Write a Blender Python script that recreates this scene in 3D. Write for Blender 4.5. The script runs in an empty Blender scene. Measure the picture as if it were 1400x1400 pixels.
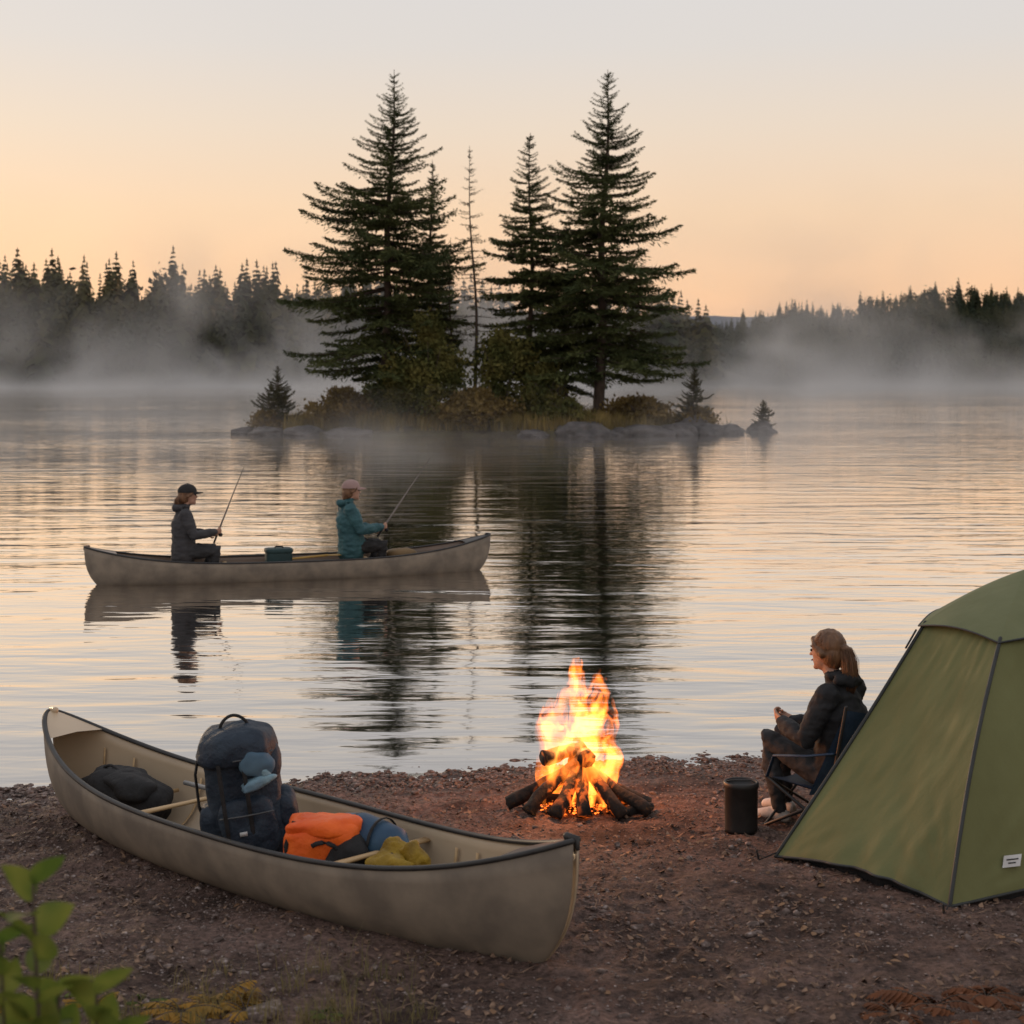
import bpy, bmesh, math, random
import numpy as np
from mathutils import Vector, Matrix, noise
random.seed(3)
scene=bpy.context.scene
COL=scene.collection
rad=math.radians

# ------------------------------------------------------------------ materials
def new_mat(name):
    m=bpy.data.materials.new(name); m.use_nodes=True
    nt=m.node_tree; nt.nodes.clear()
    out=nt.nodes.new('ShaderNodeOutputMaterial')
    return m,nt,out
def c4(c): return (c[0],c[1],c[2],1)
def pbr(name,c1,c2=None,scale=5,rough=.7,bump=0,bscale=30,metal=0,spec=.4,stretch=(1,1,1),trans=0,bdist=.01,detail=4,c3=None,contrast=(.35,.65)):
    m,nt,out=new_mat(name)
    p=nt.nodes.new('ShaderNodeBsdfPrincipled')
    p.inputs['Roughness'].default_value=rough; p.inputs['Metallic'].default_value=metal
    p.inputs['Specular IOR Level'].default_value=spec
    tc=nt.nodes.new('ShaderNodeTexCoord'); mp=nt.nodes.new('ShaderNodeMapping')
    mp.inputs['Scale'].default_value=stretch
    nt.links.new(tc.outputs['Object'],mp.inputs['Vector'])
    if c2 is None: c2=tuple(x*.72 for x in c1)
    nz=nt.nodes.new('ShaderNodeTexNoise'); nz.inputs['Scale'].default_value=scale; nz.inputs['Detail'].default_value=detail
    nt.links.new(mp.outputs[0],nz.inputs['Vector'])
    cr=nt.nodes.new('ShaderNodeValToRGB')
    cr.color_ramp.elements[0].position=contrast[0]; cr.color_ramp.elements[0].color=c4(c1)
    cr.color_ramp.elements[1].position=contrast[1]; cr.color_ramp.elements[1].color=c4(c2)
    if c3:
        e=cr.color_ramp.elements.new(min(.98,contrast[1]+.1)); e.color=c4(c3)
    nt.links.new(nz.outputs['Fac'],cr.inputs[0]); nt.links.new(cr.outputs[0],p.inputs['Base Color'])
    if bump:
        n2=nt.nodes.new('ShaderNodeTexNoise'); n2.inputs['Scale'].default_value=bscale; n2.inputs['Detail'].default_value=5
        nt.links.new(mp.outputs[0],n2.inputs['Vector'])
        b=nt.nodes.new('ShaderNodeBump'); b.inputs['Strength'].default_value=bump; b.inputs['Distance'].default_value=bdist
        nt.links.new(n2.outputs['Fac'],b.inputs['Height']); nt.links.new(b.outputs[0],p.inputs['Normal'])
    if trans:
        tr=nt.nodes.new('ShaderNodeBsdfTranslucent'); nt.links.new(cr.outputs[0],tr.inputs[0])
        mx=nt.nodes.new('ShaderNodeMixShader'); mx.inputs[0].default_value=trans
        nt.links.new(p.outputs[0],mx.inputs[1]); nt.links.new(tr.outputs[0],mx.inputs[2]); nt.links.new(mx.outputs[0],out.inputs[0])
    else: nt.links.new(p.outputs[0],out.inputs[0])
    return m

# ------------------------------------------------------------------ mesh helpers
def empty(name,loc=(0,0,0),rz=0):
    e=bpy.data.objects.new(name,None); e.location=loc; e.rotation_euler=(0,0,rz); e.empty_display_size=.2
    COL.objects.link(e); return e
def arr_mesh(name,V,F,mats,parent=None,smooth=False,loc=(0,0,0)):
    V=np.asarray(V,dtype=np.float32); F=np.asarray(F,dtype=np.int32); k=F.shape[1]
    me=bpy.data.meshes.new(name); me.vertices.add(len(V)); me.vertices.foreach_set('co',V.ravel())
    me.loops.add(F.size); me.loops.foreach_set('vertex_index',F.ravel())
    me.polygons.add(len(F)); me.polygons.foreach_set('loop_start',np.arange(0,F.size,k,dtype=np.int32))
    me.polygons.foreach_set('loop_total',np.full(len(F),k,dtype=np.int32))
    me.update(calc_edges=True); me.validate()
    if smooth: me.polygons.foreach_set('use_smooth',np.ones(len(me.polygons),dtype=bool))
    for m in (mats if isinstance(mats,(list,tuple)) else [mats]): me.materials.append(m)
    o=bpy.data.objects.new(name,me); o.location=loc; COL.objects.link(o)
    if parent: o.parent=parent
    return o
class MB:
    def __init__(s): s.v=[];s.f=[];s.m=[]
    def add(s,vf,mi=0):
        v,f=vf; b=len(s.v); s.v+= [tuple(x) for x in v]; s.f+=[tuple(i+b for i in q) for q in f]; s.m+=[mi]*len(f); return s
    def obj(s,name,mats,parent=None,smooth=True,loc=(0,0,0)):
        me=bpy.data.meshes.new(name); me.from_pydata(s.v,[],s.f)
        for m in (mats if isinstance(mats,(list,tuple)) else [mats]): me.materials.append(m)
        me.polygons.foreach_set('material_index',s.m)
        if smooth: me.polygons.foreach_set('use_smooth',[True]*len(s.f))
        me.update()
        o=bpy.data.objects.new(name,me); o.location=loc; COL.objects.link(o)
        if parent: o.parent=parent
        return o
def tube(pts,rads,seg=10,side=None,caps=True):
    P=[Vector(p) for p in pts]; n=len(P)
    if isinstance(rads,(int,float)): rads=[rads]*n
    R=[(r,r) if isinstance(r,(int,float)) else r for r in rads]
    T=[]
    for i in range(n):
        a=P[max(0,i-1)]; b=P[min(n-1,i+1)]; T.append((b-a).normalized())
    rings=[]
    if caps:
        for an in (78,52,26):
            k=math.cos(rad(an)); s=math.sin(rad(an)); m=min(R[0]); rings.append((P[0]-T[0]*m*s,T[0],R[0][0]*k,R[0][1]*k))
    for i in range(n): rings.append((P[i],T[i],R[i][0],R[i][1]))
    if caps:
        for an in (26,52,78):
            k=math.cos(rad(an)); s=math.sin(rad(an)); m=min(R[-1]); rings.append((P[-1]+T[-1]*m*s,T[-1],R[-1][0]*k,R[-1][1]*k))
    u=Vector(side) if side is not None else (Vector((0,0,1)) if abs(T[0].z)<.8 else Vector((1,0,0)))
    v=[];f=[]
    for (p,t,a,b) in rings:
        uu=Vector(side) if side is not None else u
        uu=(uu-t*uu.dot(t)).normalized(); u=uu; w=t.cross(uu)
        for k in range(seg):
            an=2*math.pi*k/seg; v.append(p+uu*(a*math.cos(an))+w*(b*math.sin(an)))
    for i in range(len(rings)-1):
        for k in range(seg):
            a=i*seg+k; b=i*seg+(k+1)%seg; f.append((a,b,b+seg,a+seg))
    f.append(tuple(range(seg))[::-1]); L=(len(rings)-1)*seg; f.append(tuple(range(L,L+seg)))
    return v,f
def ellipsoid(c,r,M=None,seg=20,rings=12,e=1.0,lump=0,ls=5,seed=0):
    v=[];f=[]; M=M or Matrix.Identity(3); c=Vector(c)
    def sp(x,e): return math.copysign(abs(x)**e,x)
    for i in range(rings+1):
        ph=-math.pi/2+math.pi*i/rings
        for k in range(seg):
            th=2*math.pi*k/seg
            q=Vector((r[0]*sp(math.cos(ph),e)*sp(math.cos(th),e),r[1]*sp(math.cos(ph),e)*sp(math.sin(th),e),r[2]*sp(math.sin(ph),e)))
            if lump: q*=1+lump*noise.noise(q*ls+Vector((seed,seed*2.3,0)))+lump*.35*noise.noise(q*ls*3+Vector((seed,0,seed)))
            v.append(c+M@q)
    for i in range(rings):
        for k in range(seg):
            a=i*seg+k;b=i*seg+(k+1)%seg; f.append((a,b,b+seg,a+seg))
    return v,f
def box(c,s,M=None):
    M=M or Matrix.Identity(3); c=Vector(c)
    v=[c+M@Vector((x*s[0]/2,y*s[1]/2,z*s[2]/2)) for x in(-1,1) for y in(-1,1) for z in(-1,1)]
    return v,[(0,1,3,2),(4,6,7,5),(0,4,5,1),(2,3,7,6),(0,2,6,4),(1,5,7,3)]

# ------------------------------------------------------------------ terrain functions
def ys(x): return 11.45+1.6*math.tanh(x*.12)+.05*math.sin(x*2.1)+.03*math.sin(x*5.3+1)
def gz(x,y):
    d=ys(x)-y
    z=.046*d if d>0 else .10*d
    z=max(z,-1.5)
    if d>25: z=.046*25+(d-25)*.03
    return z
def gzn(x,y):
    z=gz(x,y)
    z+=.030*noise.noise(Vector((x*.9,y*.9,0)))*min(1,abs(ys(x)-y)+.2)
    z+=.024*noise.noise(Vector((x*4.3,y*4.3,3)))+.018*noise.noise(Vector((x*11,y*11,7)))+.010*noise.noise(Vector((x*27,y*27,1)))
    return z

# ================================================================== WORLD
w=bpy.data.worlds.new("World"); scene.world=w; w.use_nodes=True
nt=w.node_tree; nt.nodes.clear()
out=nt.nodes.new('ShaderNodeOutputWorld'); bg=nt.nodes.new('ShaderNodeBackground'); bg2=nt.nodes.new('ShaderNodeBackground'); ad=nt.nodes.new('ShaderNodeAddShader')
tc=nt.nodes.new('ShaderNodeTexCoord'); sx=nt.nodes.new('ShaderNodeSeparateXYZ'); nt.links.new(tc.outputs['Generated'],sx.inputs[0])
cr=nt.nodes.new('ShaderNodeValToRGB'); nt.links.new(sx.outputs['Z'],cr.inputs[0])
stops=[(0,(.86,.50,.33)),(.05,(.96,.60,.37)),(.10,(.92,.66,.45)),(.15,(.83,.69,.56)),(.20,(.74,.69,.65)),(.26,(.71,.69,.69)),(.42,(.73,.70,.69)),(1,(.54,.54,.58))]
el=cr.color_ramp.elements
el[0].position=0; el[0].color=c4(stops[0][1]); el[1].position=1; el[1].color=c4(stops[-1][1])
for p,c in stops[1:-1]:
    e=el.new(p); e.color=c4(c)
nz=nt.nodes.new('ShaderNodeTexNoise'); nz.inputs['Scale'].default_value=1.6; nz.inputs['Detail'].default_value=3
nt.links.new(tc.outputs['Generated'],nz.inputs['Vector'])
mr=nt.nodes.new('ShaderNodeMapRange'); mr.inputs[3].default_value=.94; mr.inputs[4].default_value=1.06; nt.links.new(nz.outputs['Fac'],mr.inputs[0])
vm=nt.nodes.new('ShaderNodeVectorMath'); vm.operation='SCALE'; nt.links.new(cr.outputs[0],vm.inputs[0]); nt.links.new(mr.outputs[0],vm.inputs['Scale'])
nt.links.new(vm.outputs[0],bg.inputs[0]); bg.inputs[1].default_value=.98
SUN_EL=rad(5); SUN_AZ=rad(-28)   # azimuth from +Y, negative = left
sky=nt.nodes.new('ShaderNodeTexSky'); sky.sky_type='NISHITA'; sky.sun_disc=False; sky.sun_elevation=SUN_EL; sky.sun_rotation=SUN_AZ
nt.links.new(sky.outputs[0],bg2.inputs[0]); bg2.inputs[1].default_value=.006
nt.links.new(bg.outputs[0],ad.inputs[0]); nt.links.new(bg2.outputs[0],ad.inputs[1]); nt.links.new(ad.outputs[0],out.inputs[0])
sl=bpy.data.lights.new('sun','SUN'); sl.energy=.8; sl.angle=rad(6); sl.color=(1,.70,.42)
so=bpy.data.objects.new('sun',sl); COL.objects.link(so)
sd=Vector((math.sin(SUN_AZ)*math.cos(SUN_EL),math.cos(SUN_AZ)*math.cos(SUN_EL),math.sin(SUN_EL)))
so.rotation_euler=(-sd).to_track_quat('-Z','Y').to_euler(); so.location=(-20,60,30)

# ================================================================== CAMERA
cam=bpy.data.cameras.new('camera'); co=bpy.data.objects.new('camera',cam); COL.objects.link(co)
co.location=(0,0,2.8); co.rotation_euler=(rad(90),0,0); cam.sensor_width=36; cam.lens=2200/1400*36; cam.shift_y=-188/1400
cam.clip_start=.1; cam.clip_end=8000; cam.dof.use_dof=True; cam.dof.focus_distance=12; cam.dof.aperture_fstop=4.0
scene.camera=co
scene.view_settings.view_transform='Standard'; scene.view_settings.look='None'; scene.view_settings.exposure=0

# ================================================================== WATER
def water_mat():
    m,nt,out=new_mat('lake_water')
    tc=nt.nodes.new('ShaderNodeTexCoord')
    def nn(sc,scale,det,rough=.5,dist=0):
        mp=nt.nodes.new('ShaderNodeMapping'); mp.inputs['Scale'].default_value=sc; mp.inputs['Rotation'].default_value=(0,0,rad(4))
        nt.links.new(tc.outputs['Object'],mp.inputs['Vector'])
        n=nt.nodes.new('ShaderNodeTexNoise'); n.inputs['Scale'].default_value=scale; n.inputs['Detail'].default_value=det; n.inputs['Roughness'].default_value=rough
        n.inputs['Distortion'].default_value=dist
        nt.links.new(mp.outputs[0],n.inputs['Vector']); return n.outputs['Fac']
    def ma(op,a,b):
        x=nt.nodes.new('ShaderNodeMath'); x.operation=op
        for i,q in enumerate((a,b)):
            if isinstance(q,(int,float)): x.inputs[i].default_value=q
            else: nt.links.new(q,x.inputs[i])
        return x.outputs[0]
    a=nn((.38,1.25,1),1.0,2,.45,.3); b=nn((1.1,3.6,1),1.0,2,.5,.4); c=nn((.10,.22,1),1.0,2)
    big=nn((.03,.06,1),1.0,2)
    h=ma('ADD',ma('MULTIPLY',a,.034),ma('MULTIPLY',b,.0105))
    h=ma('ADD',h,ma('MULTIPLY',c,.03))
    amp=nt.nodes.new('ShaderNodeMapRange'); amp.inputs[1].default_value=.35; amp.inputs[2].default_value=.65; amp.inputs[3].default_value=.50; amp.inputs[4].default_value=1.25
    nt.links.new(big,amp.inputs[0]); h=ma('MULTIPLY',h,amp.outputs[0])
    bp=nt.nodes.new('ShaderNodeBump'); bp.inputs['Strength'].default_value=1; bp.inputs['Distance'].default_value=1
    nt.links.new(h,bp.inputs['Height'])
    fr=nt.nodes.new('ShaderNodeFresnel'); fr.inputs[0].default_value=1.34; nt.links.new(bp.outputs[0],fr.inputs['Normal'])
    fac=ma('MINIMUM',ma('ADD',ma('MULTIPLY',fr.outputs[0],1.7),.20),.97)
    df=nt.nodes.new('ShaderNodeBsdfDiffuse'); df.inputs[0].default_value=(.026,.028,.028,1)
    gl=nt.nodes.new('ShaderNodeBsdfGlossy'); gl.inputs['Roughness'].default_value=.035; gl.inputs[0].default_value=(.98,.96,.94,1)
    nt.links.new(bp.outputs[0],gl.inputs['Normal'])
    mx=nt.nodes.new('ShaderNodeMixShader'); nt.links.new(fac,mx.inputs[0]); nt.links.new(df.outputs[0],mx.inputs[1]); nt.links.new(gl.outputs[0],mx.inputs[2])
    nt.links.new(mx.outputs[0],out.inputs[0]); return m
MB().add(([(-3000,-500,0),(3000,-500,0),(3000,4000,0),(-3000,4000,0)],[(0,1,2,3)])).obj('lake_water',water_mat(),smooth=False)

# ================================================================== GROUND
def ground_mat():
    m,nt,out=new_mat('beach_soil')
    p=nt.nodes.new('ShaderNodeBsdfPrincipled'); tc=nt.nodes.new('ShaderNodeTexCoord')
    def nz(s,d,r=.6):
        n=nt.nodes.new('ShaderNodeTexNoise'); n.inputs['Scale'].default_value=s; n.inputs['Detail'].default_value=d; n.inputs['Roughness'].default_value=r
        nt.links.new(tc.outputs['Object'],n.inputs['Vector']); return n
    a=nz(1.3,7,.72); b=nz(28,6,.7)
    r1=nt.nodes.new('ShaderNodeValToRGB'); r1.color_ramp.elements[0].position=.38; r1.color_ramp.elements[0].color=(.066,.037,.028,1); r1.color_ramp.elements[1].position=.62; r1.color_ramp.elements[1].color=(.275,.185,.155,1)
    nt.links.new(a.outputs['Fac'],r1.inputs[0])
    r2=nt.nodes.new('ShaderNodeValToRGB'); r2.color_ramp.elements[0].position=.35; r2.color_ramp.elements[0].color=(.33,.30,.29,1); r2.color_ramp.elements[1].position=.68; r2.color_ramp.elements[1].color=(1.45,1.4,1.38,1)
    nt.links.new(b.outputs['Fac'],r2.inputs[0])
    mu=nt.nodes.new('ShaderNodeMix'); mu.data_type='RGBA'; mu.blend_type='MULTIPLY'; mu.inputs[0].default_value=1
    nt.links.new(r1.outputs[0],mu.inputs[6]); nt.links.new(r2.outputs[0],mu.inputs[7])
    sx=nt.nodes.new('ShaderNodeSeparateXYZ'); nt.links.new(tc.outputs['Object'],sx.inputs[0])
    mr=nt.nodes.new('ShaderNodeMapRange'); mr.inputs[1].default_value=0.0; mr.inputs[2].default_value=.022; mr.inputs[3].default_value=.45; mr.inputs[4].default_value=1
    nt.links.new(sx.outputs['Z'],mr.inputs[0])
    vm=nt.nodes.new('ShaderNodeVectorMath'); vm.operation='SCALE'; nt.links.new(mu.outputs[2],vm.inputs[0]); nt.links.new(mr.outputs[0],vm.inputs['Scale'])
    nt.links.new(vm.outputs[0],p.inputs['Base Color'])
    rr=nt.nodes.new('ShaderNodeMapRange'); rr.inputs[1].default_value=0; rr.inputs[2].default_value=.04; rr.inputs[3].default_value=.35; rr.inputs[4].default_value=.85
    nt.links.new(sx.outputs['Z'],rr.inputs[0]); nt.links.new(rr.outputs[0],p.inputs['Roughness'])
    p.inputs['Specular IOR Level'].default_value=.35
    bp=nt.nodes.new('ShaderNodeBump'); bp.inputs['Strength'].default_value=1; bp.inputs['Distance'].default_value=.03
    c=nz(60,6,.75); ad=nt.nodes.new('ShaderNodeMath'); nt.links.new(b.outputs['Fac'],ad.inputs[0]); nt.links.new(c.outputs['Fac'],ad.inputs[1])
    nt.links.new(ad.outputs[0],bp.inputs['Height']); nt.links.new(bp.outputs[0],p.inputs['Normal'])
    nt.links.new(p.outputs[0],out.inputs[0]); return m
xs=np.unique(np.round(np.concatenate([np.linspace(-400,-20,12),np.linspace(-20,-5,16),np.arange(-5,5,.03),np.linspace(5,20,16),np.linspace(20,400,12)]),3))
yy=np.unique(np.round(np.concatenate([np.linspace(-300,-10,12),np.linspace(-10,5,16),np.arange(5,12.6,.03),np.linspace(12.6,25,12)]),3))
V=np.array([(x,y,gzn(x,y)) for y in yy for x in xs]); nx=len(xs)
I=np.arange(len(yy)-1)[:,None]*nx+np.arange(nx-1)[None,:]; I=I.ravel()
arr_mesh('ground',V,np.stack([I,I+1,I+1+nx,I+nx],1),ground_mat(),smooth=True)

rng=np.random.default_rng(5)
def ico():
    bm=bmesh.new(); bmesh.ops.create_icosphere(bm,subdivisions=1,radius=1); V=np.array([v.co[:] for v in bm.verts]); F=np.array([[v.index for v in f.verts] for f in bm.faces]); bm.free(); return V,F
IV,IF=ico()
def rocks(pos,size,name,mat,flat=.6,parent=None,smooth=False):
    n=len(pos); V=IV[None]*(1+rng.uniform(-.28,.28,(n,len(IV),1)))
    V=V*size[:,None,None]*np.stack([rng.uniform(.8,1.4,n),rng.uniform(.7,1.1,n),rng.uniform(flat*.6,flat*1.2,n)],1)[:,None,:]
    a=rng.uniform(0,6.28,n); ca,sa=np.cos(a)[:,None],np.sin(a)[:,None]
    X=V[...,0]*ca-V[...,1]*sa; Y=V[...,0]*sa+V[...,1]*ca
    V=np.stack([X,Y,V[...,2]],-1)+pos[:,None,:]
    F=IF[None]+(np.arange(n)*len(IV))[:,None,None]
    return arr_mesh(name,V.reshape(-1,3),F.reshape(-1,3),mat,parent,smooth)
gm=pbr('pebble_stone',(.085,.060,.052),(.20,.152,.135),scale=38,rough=.75,detail=1,contrast=(.40,.64),c3=(.34,.29,.28))
pos=[];size=[]
for i in range(54000):
    x=rng.uniform(-4.6,4.6); y=5.3+(ys(x)+.25-5.3)*rng.uniform(0,1)**.8
    d=ys(x)-y
    dens=.25+.9*max(0,noise.noise(Vector((x*1.1,y*1.1,9)))+.25)+(.8 if d<.6 else 0)+(.35 if x<-1 else 0)
    if rng.uniform()>dens: continue
    s=rng.uniform(.004,.010)*(1.0+ (2.0 if rng.uniform()<.035 else 0)+(1.0 if d<.5 else 0))
    pos.append((x,y,gzn(x,y)+s*.1)); size.append(s)
rocks(np.array(pos),np.array(size),'gravel',gm)
lv=[];lf=[]
for i in range(20000):
    x=rng.uniform(-4.4,4.4); y=rng.uniform(5.6,ys(x)-.25)
    if noise.noise(Vector((x*1.4,y*1.4,21)))<-.15: continue
    z=gzn(x,y)+.006
    q=rng.uniform(); L=rng.uniform(.010,.045) if q<.92 else rng.uniform(.05,.22)
    a=rng.uniform(0,6.28); wd=rng.uniform(.0015,.004) if rng.uniform()<.55 else L*.35
    if L>.05: wd=.003
    d=Vector((math.cos(a),math.sin(a),rng.uniform(-.15,.3))); s=Vector((-math.sin(a),math.cos(a),rng.uniform(-.4,.4)))
    c=Vector((x,y,z)); b=len(lv); lv+=[tuple(c-d*L/2),tuple(c+s*wd),tuple(c+d*L/2+Vector((0,0,wd))),tuple(c-s*wd)]; lf.append((b,b+1,b+2,b+3))
arr_mesh('leaf_litter',lv,lf,pbr('dead_leaves',(.05,.028,.02),(.26,.165,.11),scale=25,rough=.85,detail=1))

# ================================================================== CONIFERS
def diamonds(C,D,W,ln,wd):
    a=C; b=C+D*(ln*.45)[:,None]+W*wd[:,None]; c=C+D*ln[:,None]; d=C+D*(ln*.45)[:,None]-W*wd[:,None]
    return np.stack([a,b,c,d],1)
def norm(A): return A/np.linalg.norm(A,axis=1,keepdims=True).clip(1e-6)
def conifer(name,loc,h,R,z0,seed,mats,prof,sparse=0,trunk=.2,up=.2,lean=(0,0),parts=4,dens=1,side_bias=0,scale=1,fat=1,wh=1):
    r=np.random.default_rng(seed); Q=[]; tb=MB()
    def ax(z): return np.array([lean[0]*(z/h)**1.5+.08*math.sin(z*.7+seed),lean[1]*z/h+.06*math.cos(z*.9+seed),z])
    tz=np.linspace(-.6,h,16)
    tb.add(tube([ax(max(z,0))+np.array([0,0,min(z,0)]) for z in tz],[max(.012,trunk*(1-max(z,0)/h)**.85) for z in tz],8))
    z=z0*h
    while z<h*.985:
        t=(z-z0*h)/(h*(1-z0)); Rz=R*prof(t); tt=min(1,.30+1.3*(1-t))
        clump=r.choice([.60,.82,.95,1.08]) ; n=r.integers(5,9); az0=r.uniform(0,6.28)
        for k in range(n):
            if r.uniform()<.07+sparse: continue
            az=az0+k*2*math.pi/n+r.uniform(-.45,.45)
            big=.5+.9*noise.noise(Vector((math.cos(az)*1.3,math.sin(az)*1.3,z*.45+seed*3.1)))
            L=Rz*min(1.2,clump*r.uniform(.66,1.12)*(1+side_bias*math.cos(az))*(.78+.42*big))
            L=max(L,.12); zb=z+r.uniform(-.12,.12)
            rise=-.06+.42*t*t+r.uniform(-.12,.08); droop=.26*(1-t)+.10; tip=.20+up*.35
            rd=np.array([math.cos(az),math.sin(az),0]); sd=np.array([-math.sin(az),math.cos(az),0])
            m=max(5,int(L/.070*dens)); s=np.linspace(.10,1,m)+r.uniform(-.02,.02,m)
            base=ax(zb)
            P=base+rd*(L*s)[:,None]+np.outer(L*(rise*s-droop*s**2+tip*s**3),[0,0,1])+sd*(L*.08*np.sin(s*3+k))[:,None]
            bs=[0,.35,.7,1]; tb.add(tube([base+rd*L*q+np.array([0,0,L*(rise*q-droop*q*q+tip*q**3)]) for q in bs],[.010+.011*L,.008+.007*L,.006+.003*L,.004],4,caps=False))
            for sg in (-1,1,0,2):
                if sg==0:
                    tl=np.full(m,.16)*r.uniform(.7,1.3,m)*tt; D=norm(rd*1+np.array([0,0,1])*r.uniform(-.4,.6,(m,1))+sd*r.uniform(-.4,.4,(m,1)))
                elif sg==2:
                    if sparse>.3: continue
                    tl=(.06*L*(1.02-s)+.12)*r.uniform(.4,1.1,m)*tt; D=norm(rd*.5+sd*r.uniform(-.5,.5,(m,1))+np.array([0,0,-1])*r.uniform(.3,1,(m,1)))
                else:
                    tl=(.36*L*(1.02-s)**.7*np.minimum(1,s*3)+.13)*r.uniform(.5,1.15,m)*tt
                    if sparse>.3: tl*=.5
                    D=norm(rd*r.uniform(.45,.95,(m,1))+sd*sg+np.array([0,0,1])*r.uniform(-.42,.10,(m,1)))
                for q in range(parts if sg!=2 else 2):
                    fq=q/parts
                    C=P+D*(tl*fq)[:,None]+r.normal(0,.02,(m,3)); C[:,2]-=(fq*tl)**2*.25
                    D2=norm(D+r.normal(0,.36,(m,3))); W=norm(np.cross(D2,r.normal(0,1,(m,3))+np.array([0,0,1.6])))
                    Q.append(diamonds(C,D2,W,np.maximum(.13*tt,tl/parts*1.5),fat*tt*r.uniform(.022,.052,m)))
        z+=r.uniform(.30,.62)*(1-.55*t)*wh*(1 if sparse<.3 else .9)
    Q=np.concatenate(Q); e=empty(name,loc); e.scale=(scale,)*3
    tb.obj('trunk_and_limbs',mats[0],e)
    arr_mesh('needles',Q.reshape(-1,3),np.arange(len(Q)*4).reshape(-1,4),mats[1],e)
    return e
bark=pbr('bark',(.055,.040,.032),(.10,.075,.06),scale=6,rough=.9,bump=.6,stretch=(1,1,.25),bdist=.03)
needle=pbr('spruce_needles',(.040,.058,.025),(.105,.115,.040),scale=.55,rough=.8,spec=.15,detail=5,contrast=(.3,.7))
needle2=pbr('pale_needles',(.065,.070,.038),(.125,.11,.058),scale=.8,rough=.8,spec=.15)
def p1(t): return min(1.0,1.50*(1-t)**1.02+.02)*(.84+.16*min(1,t*8))*(1+.07*math.sin(t*27))
def p2(t): return (1-t)**.9*min(1,.75+t*2)*(1+.08*math.sin(t*25))
conifer('spruce_tree',(-6.1,77,.9),16.5,4.5,.115,11,(bark,needle),p1,trunk=.26,lean=(.5,0),up=.3,side_bias=-.08)
conifer('spruce_tree',(4.2,77,.9),16.5,4.6,.12,24,(bark,needle),p1,trunk=.28,lean=(.45,0),up=.3,side_bias=.06)
conifer('spruce_tree',(-4.0,79.5,.8),12.6,2.4,.10,31,(bark,needle),p2,trunk=.16)
conifer('spruce_tree',(.9,78,1),13.5,2.8,.14,47,(bark,needle),p1,trunk=.17)
conifer('spruce_tree',(2.7,80,.8),9.5,2.2,.15,53,(bark,needle),p1,trunk=.13)
conifer('bare_spruce_tree',(-1.7,77.5,1),12.8,1.9,.22,61,(bark,needle2),p2,sparse=.40,trunk=.10,parts=2,dens=.36,lean=(-.4,0),fat=.6)
conifer('bare_spruce_tree',(-3.0,79,.9),8.6,1.3,.2,63,(bark,needle2),p2,sparse=.35,trunk=.08,parts=2,dens=.5,fat=.7)
conifer('young_spruce_tree',(-11.2,77,.25),6.4,3.0,.04,71,(bark,needle2),p2,trunk=.10,scale=.46,fat=1.4,sparse=.29,wh=.6,up=.9)
conifer('young_spruce_tree',(8.7,77,.35),6.2,2.7,.08,73,(bark,needle2),p2,trunk=.10,sparse=.33,scale=.46,fat=1.2,wh=.6,up=.9)
conifer('young_spruce_tree',(12.1,77.6,.35),4.5,2.6,.05,75,(bark,needle2),p2,trunk=.08,scale=.27,fat=1.8,sparse=.2,wh=.6,up=.9)

def leaf_cloud(c,rd,n,size,r,clumps=14,sp=.33):
    cc=r.normal(0,1,(clumps,3)); cc=norm(cc)*r.uniform(.3,.85,(clumps,1)); idx=r.integers(0,clumps,n)
    P=(cc[idx]+r.normal(0,sp*.6,(n,3)))*np.array(rd)+np.array(c)
    D=norm(r.normal(0,1,(n,3))+np.array([0,0,.4])); W=norm(np.cross(D,r.normal(0,1,(n,3))))
    s=size*r.uniform(.6,1.4,n); return diamonds(P,D,W,s*1.7,s*.5)
def quads(name,Q,mat,parent=None,loc=(0,0,0)):
    return arr_mesh(name,Q.reshape(-1,3),np.arange(len(Q)*4).reshape(-1,4),mat,parent,loc=loc)
shrub_g=pbr('shrub_leaves',(.065,.080,.025),(.17,.15,.045),scale=.9,rough=.8,spec=.2,trans=.25,detail=3)
shrub_y=pbr('autumn_leaves',(.12,.085,.03),(.24,.17,.06),scale=1.2,rough=.8,spec=.2,trans=.25,detail=3)
def shrub(name,loc,w,h,n,mat,seed,size=.11):
    r=np.random.default_rng(seed); e=empty(name,loc); tb=MB()
    for k in range(6):
        a=r.uniform(0,6.28); tip=Vector((math.cos(a)*w*.7,math.sin(a)*w*.7,h*r.uniform(.55,.95)))
        tb.add(tube([(0,0,-.3),tip*.5+Vector((0,0,h*.12)),tip],[.05,.03,.01],5))
    tb.obj('stems',bark,e)
    Q=[leaf_cloud((0,0,h*.42),(w,w*.8,h*.48),n,size,r,18),leaf_cloud((0,0,h*.75),(w*.5,w*.45,h*.32),n//3,size,r,10)]
    quads('leaves',np.concatenate(Q),mat,e)
shrub('shrub',(-3.9,75.3,.7),1.9,4.7,9000,shrub_g,1)
shrub('shrub',(-.4,76.3,.8),1.9,4.2,7000,shrub_g,2)
shrub('shrub',(-5.9,76.6,.7),1.5,1.9,3500,shrub_g,3)
shrub('shrub',(-8.2,76.2,.6),1.7,1.5,3500,shrub_y,4)
shrub('shrub',(1.7,76,.8),1.6,2.5,4500,shrub_g,5)
shrub('shrub',(6.0,76.4,.6),1.5,1.2,2600,shrub_y,6)
shrub('shrub',(2.6,74.9,.5),1.5,1.1,2400,shrub_g,7)
shrub('shrub',(-1.8,74.8,.5),2.2,1.6,4200,shrub_y,8)
shrub('shrub',(-11.6,76.3,.2),1.0,.9,1200,shrub_y,9)
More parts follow.
